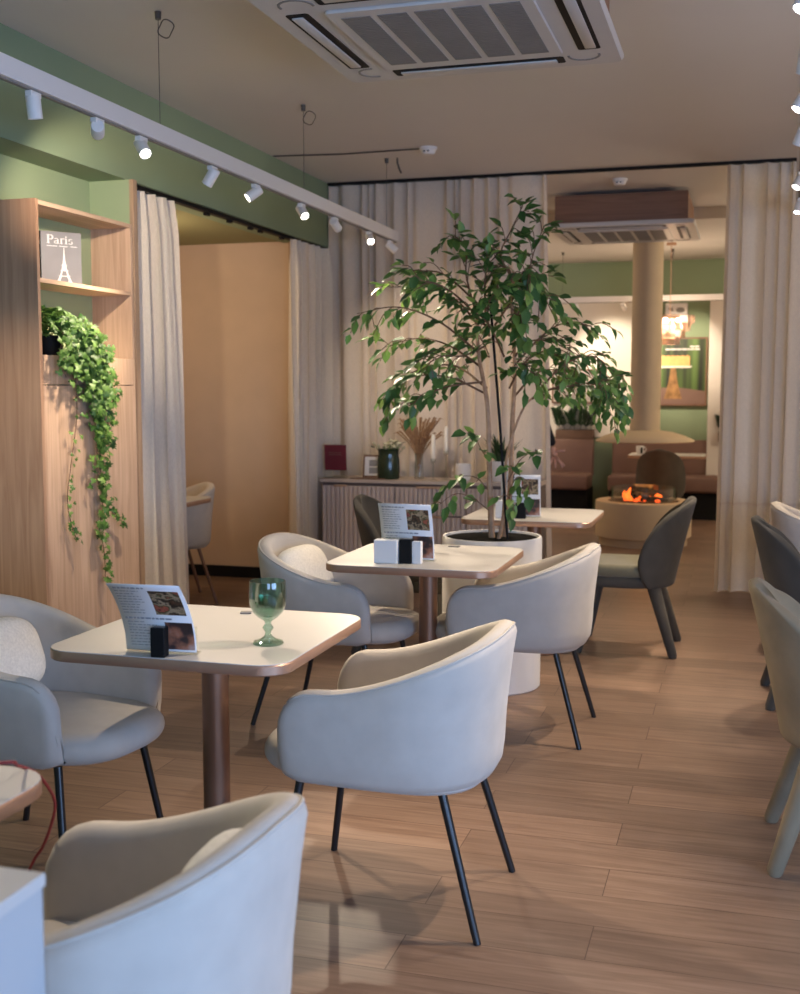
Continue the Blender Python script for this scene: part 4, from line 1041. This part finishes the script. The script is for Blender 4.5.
def bench(label, loc, w, group='dusty rose banquettes'):
    t = thing('banquette', label, 'bench', loc, 0, group)
    bm = B(); box(bm, -w/2, .30, .42, w/2, .46, .86, .025, None, 3); emit('backrest', bm, M['banq'], t, True, 0, 50)
    bm = B(); box(bm, -w/2, -.14, .30, w/2, .32, .475, .03, None, 3); emit('seat', bm, M['banq'], t, True, 0, 50)
    bm = B(); box(bm, -w/2+.01, -.08, 0, w/2-.01, .44, .30); emit('base', bm, M['black'], t, False)
    return t
bench('rose banquette left of the green gap, under the potted plant', (-2.30, 13.1, 0), 1.28)
bench('long rose banquette right of the green gap, behind the fire', (-.30, 13.1, 0), 2.28)
# potted plants on the banquette tops
def zz(label, loc, pw, n, h, seed, spread=.5):
    r5 = random.Random(seed); t = thing('potted_plant', label, 'plant', loc)
    bm = B(); box(bm, -pw/2, -.07, 0, pw/2, .07, .105, .004); emit('planter', bm, M['brown_pot'], t, False)
    bm = B(); box(bm, -pw/2+.01, -.06, .1055, pw/2-.01, .06, .108); emit('soil', bm, M['soil'], t, False)
    lb = B(); sb = B()
    for k in range(n):
        x = -pw/2+.04+(pw-.08)*k/max(1, n-1); a = r5.uniform(-spread, spread); b = r5.uniform(-.25, .25); hh = h*r5.uniform(.65, 1)
        p0 = Vector((x, 0, .10)); p1 = p0+Vector((a*hh*.5, b*hh*.5, hh*.6)); p2 = p0+Vector((a*hh, b*hh, hh))
        pts = smooth_pts([p0, p1, p2], 6); tube(sb, pts, .004, 5)
        for i in range(2, len(pts)):
            for s in (-1, 1):
                d = (pts[i]-pts[i-1]).normalized()*.7+Vector((s*.8, r5.uniform(-.5, .3), .1)); leaf(lb, pts[i], d, Vector((0, -.6, 1)), .075, .034)
    emit('leaves', lb, M['dleaf'], t, True, 0, 180); emit('stalks', sb, M['dleaf'], t)
zz('glossy dark plant in a brown planter on the left banquette', (-1.88, 13.48, .86), .44, 7, .29, 3)
zz('dark plant at the right edge of the doorway on the long banquette', (-.17, 13.30, .86), .18, 4, .24, 8, .35)
# mug
mg = thing('mug', 'white mug with a black stripe on the table by the fire', 'cup', (-1.04, 12.40, .750))
bm = B(); lathe(bm, [(.001, 0), (.05, 0), (.054, .006), (.056, .105), (.05, .105), (.049, .01), (.001, .008)], 28); emit('body', bm, M['white'], mg)
bm = B()
rings = [[(.0575*math.cos(a), .0575*math.sin(a), z) for a in [R(-80+8*i) for i in range(6)]] for z in (.012, .09)]
ring_loft(bm, rings, False, False, False); emit('stripe', bm, M['black'], mg)
mg.scale = (.72, .72, .85)
bm = B(); tube(bm, [(.05, 0, .03), (.08, 0, .035), (.088, 0, .06), (.08, 0, .085), (.05, 0, .09)], .006, 8); emit('handle', bm, M['white'], mg)

# poster with cake, grey picture, sign
ps = thing('poster', 'framed green poster of an orange cake right of the column', 'poster', (-.69, 13.575, 1.635))
bm = B(); box(bm, -.285, -.02, -.39, .285, .02, .39, .003); emit('frame', bm, M['walnut'], ps, False)
bm = B(); box(bm, -.265, -.0225, -.37, .265, -.0202, .37); pr_ = emit('print', bm, M['poster'], ps, False)
yb = -.0235
bm = B(); quad(bm, (-.265, yb, -.37), (.265, yb, -.37), (.265, yb, -.22), (-.02, yb, -.18), (-.265, yb, -.18)); emit('table_picture', bm, M['banq'], pr_, False)
bm = B(); bm.faces.new([bm.verts.new((x, yb-.001, z)) for x, z in ((-.19, -.31), (.01, -.31), (-.04, -.12), (-.065, .055), (-.115, .055), (-.14, -.12))]); emit('stand_picture', bm, M['cakestand'], pr_, False)
bm = B(); quad(bm, (-.25, yb-.0015, .045), (.10, yb-.0015, .045), (.12, yb-.0015, .065), (-.26, yb-.0015, .065)); emit('plate_picture', bm, M['candle'], pr_, False)
bm = B(); pts = [(-.23, yb-.002, .065), (.09, yb-.002, .065)]+[(.09-.32*i/12, yb-.002, .175+.012*(i % 2)) for i in range(13)]; bm.faces.new([bm.verts.new(p) for p in pts]); emit('cake_picture', bm, M['cake'], pr_, False)
bm = B(); r6 = random.Random(5)
for x0, x1, z in ((.09, .20, .275), (-.18, .20, .245)):
    x = x0
    while x < x1:
        k = min(x1, x+r6.uniform(.02, .06)); quad(bm, (x, yb, z), (k, yb, z), (k, yb, z+.018), (x, yb, z+.018)); x = k+.008
emit('text_print', bm, M['white'], pr_, False)
pc = thing('framed_picture', 'grey framed picture on the white wall behind the tree leaves', 'picture', (-1.86, 13.555, 1.47))
bm = B(); box(bm, -.31, -.015, -.20, .29, .015, .20, .003); emit('frame', bm, M['walnut'], pc, False)
bm = B(); box(bm, -.29, -.018, -.18, .27, -.0152, .18); q = emit('print', bm, M['greyart'], pc, False)
bm = B()
for k in range(7): stroke(bm, [(-.16+k*.035, .09), (-.145+k*.035, .13), (-.13+k*.035, .09)], .008, lambda v: (v.x, -.0186, v.y))
emit('handwriting', bm, M['red'], q, False)
sg = thing('wall_sign', 'small white sign with grey marks above the cake poster', 'sign', (-.76, 13.57, 2.335))
bm = B(); box(bm, -.125, -.03, -.075, .125, .03, .075, .008); emit('panel', bm, M['white'], sg, False)
bm = B(); quad(bm, (-.09, -.0315, .02), (-.05, -.0315, .03), (-.03, -.0315, -.01), (-.07, -.0315, -.02)); bm.faces.new([bm.verts.new((.045+.05*math.cos(a), -.0315, -.005+.03*math.sin(a))) for a in [2*PI*i/16 for i in range(16)]]); emit('marks', bm, M['grille'], sg, False)
# chandelier
ch = thing('chandelier', 'tiered peach glass chandelier glowing beside the column', 'chandelier', (-.735, 12.0, 2.18))
bm = B(); tube(bm, [(0, 0, .0), (0, 0, .70)], .004, 6); lathe(bm, [(.001, .695), (.05, .695), (.05, .719), (.001, .719)], 20); emit('rod', bm, M['copper'], ch)
for k, (rr, z, n) in enumerate(((.24, -.01, 20), (.20, -.08, 17), (.15, -.15, 13), (.10, -.22, 9))):
    bm = B(); tube(bm, [(rr*math.cos(2*PI*i/32), rr*math.sin(2*PI*i/32), z+.003) for i in range(33)], .003, 6); emit('ring', bm, M['copper'], ch)
    for i in range(n):
        a = 2*PI*i/n; bm = B(); box(bm, -.036, -.005, -.075, .036, .005, .0, .004, Matrix.Translation((rr*math.cos(a), rr*math.sin(a), z)) @ Matrix.Rotation(a+PI/2, 4, 'Z')); emit('glass_plate', bm, M['peach'], ch, False)
for a in (0, 2.1, 4.2):
    bm = B(); bmesh.ops.create_uvsphere(bm, u_segments=12, v_segments=8, radius=.022, matrix=Matrix.Translation((.08*math.cos(a), .08*math.sin(a), -.05))); emit('bulb', bm, M['lens'], ch)
point('chandelier_light', (-.735, 12.0, 2.10), 14, (1, .72, .48), .1)

# person mostly hidden by the beige curtain
def person():
    t = thing('person', 'person in black behind the beige curtain, only a hand and sleeve showing', 'person', (-1.74, 8.98, 0), 0)
    def skin_mesh(name, vs_, es_, rad, m, sub=2, root=0):
        me = bpy.data.meshes.new(name); me.from_pydata(vs_, es_, []); o = bpy.data.objects.new(name, me); C.objects.link(o)
        md = o.modifiers.new('skin', 'SKIN'); md.use_smooth_shade = True
        for i, r_ in enumerate(rad):
            rr = r_ if isinstance(r_, tuple) else (r_, r_)
            me.skin_vertices[0].data[i].radius = rr
        me.skin_vertices[0].data[root].use_root = True
        s = o.modifiers.new('sub', 'SUBSURF'); s.levels = sub; s.render_levels = sub
        me.materials.append(m); o.parent = t; return o
    V = [(0, 0, .98), (0, 0, 1.12), (0, .0, 1.30), (0, 0, 1.43), (0, -.01, 1.52), (0, -.02, 1.60), (0, -.02, 1.70),
         (.09, 0, .92), (.10, -.01, .52), (.10, .02, .09), (-.09, 0, .92), (-.10, -.01, .52), (-.10, .02, .09),
         (.10, -.09, .03), (-.10, -.09, .03),
         (.17, 0, 1.41), (.235, .03, 1.20), (.325, -.05, 1.0),
         (-.17, 0, 1.41), (-.22, .03, 1.15), (-.22, -.06, .92)]
    E_ = [(0, 1), (1, 2), (2, 3), (3, 4), (4, 5), (5, 6), (0, 7), (7, 8), (8, 9), (0, 10), (10, 11), (11, 12), (9, 13), (12, 14), (3, 15), (15, 16), (16, 17), (3, 18), (18, 19), (19, 20)]
    rad = [(.14, .10), (.125, .09), (.15, .105), (.13, .09), .052, (.075, .085), (.068, .08), .085, .06, .042, .085, .06, .042, .035, .035, .055, .043, .032, .055, .043, .032]
    b = skin_mesh('body', V, E_, rad, M['darkcloth'])
    hv = [(0, -.02, 1.555), (0, -.025, 1.62), (0, -.02, 1.70)]
    h = skin_mesh('head', hv, [(0, 1), (1, 2)], [(.065, .075), (.078, .092), (.07, .085)], M['skin'])
    bm = B(); bmesh.ops.create_uvsphere(bm, u_segments=20, v_segments=12, radius=.098, matrix=Matrix.Translation((0, .015, 1.70)) @ Matrix.Diagonal((.92, 1.02, .95, 1))); emit('hair', bm, M['hair'], t)
    w0 = Vector((.325, -.05, .995)); 
    HV = [w0, w0+Vector((.012, -.004, -.035)), w0+Vector((.022, -.008, -.075))]; HE = [(0, 1), (1, 2)]; HR_ = [(.024, .020), (.034, .016), (.036, .014)]
    fing = [((.012, -.004, -.075), [(.036, -.012, -.03), (.03, -.01, -.024), (.018, -.006, -.018)]),
            ((.028, -.010, -.078), [(.026, -.015, -.034), (.018, -.012, -.028), (.010, -.008, -.02)]),
            ((.012, -.004, -.080), [(.010, -.018, -.036), (.004, -.012, -.028), (0, -.008, -.02)]),
            ((-.002, .0, -.078), [(-.006, -.016, -.032), (-.008, -.012, -.022), (-.006, -.006, -.016)])]
    palm = skin_mesh('hand', [tuple(v) for v in HV], HE, HR_, M['skin'])
    bm = B()
    for st, segs in fing:
        p = w0+Vector(st); pts = [p]
        for s in segs: pts.append(pts[-1]+Vector(s))
        tube(bm, pts, [.0095, .009, .008, .0065], 10)
    pts = [w0+Vector((.02, -.006, -.03))]
    for s in ((.030, -.006, -.004), (.028, -.004, .004), (.020, -.002, .002)): pts.append(pts[-1]+Vector(s))
    tube(bm, pts, [.012, .0105, .009, .006], 10)
    f_ = emit('fingers', bm, M['skin'], palm, True, 0, 180)
    return t
person()
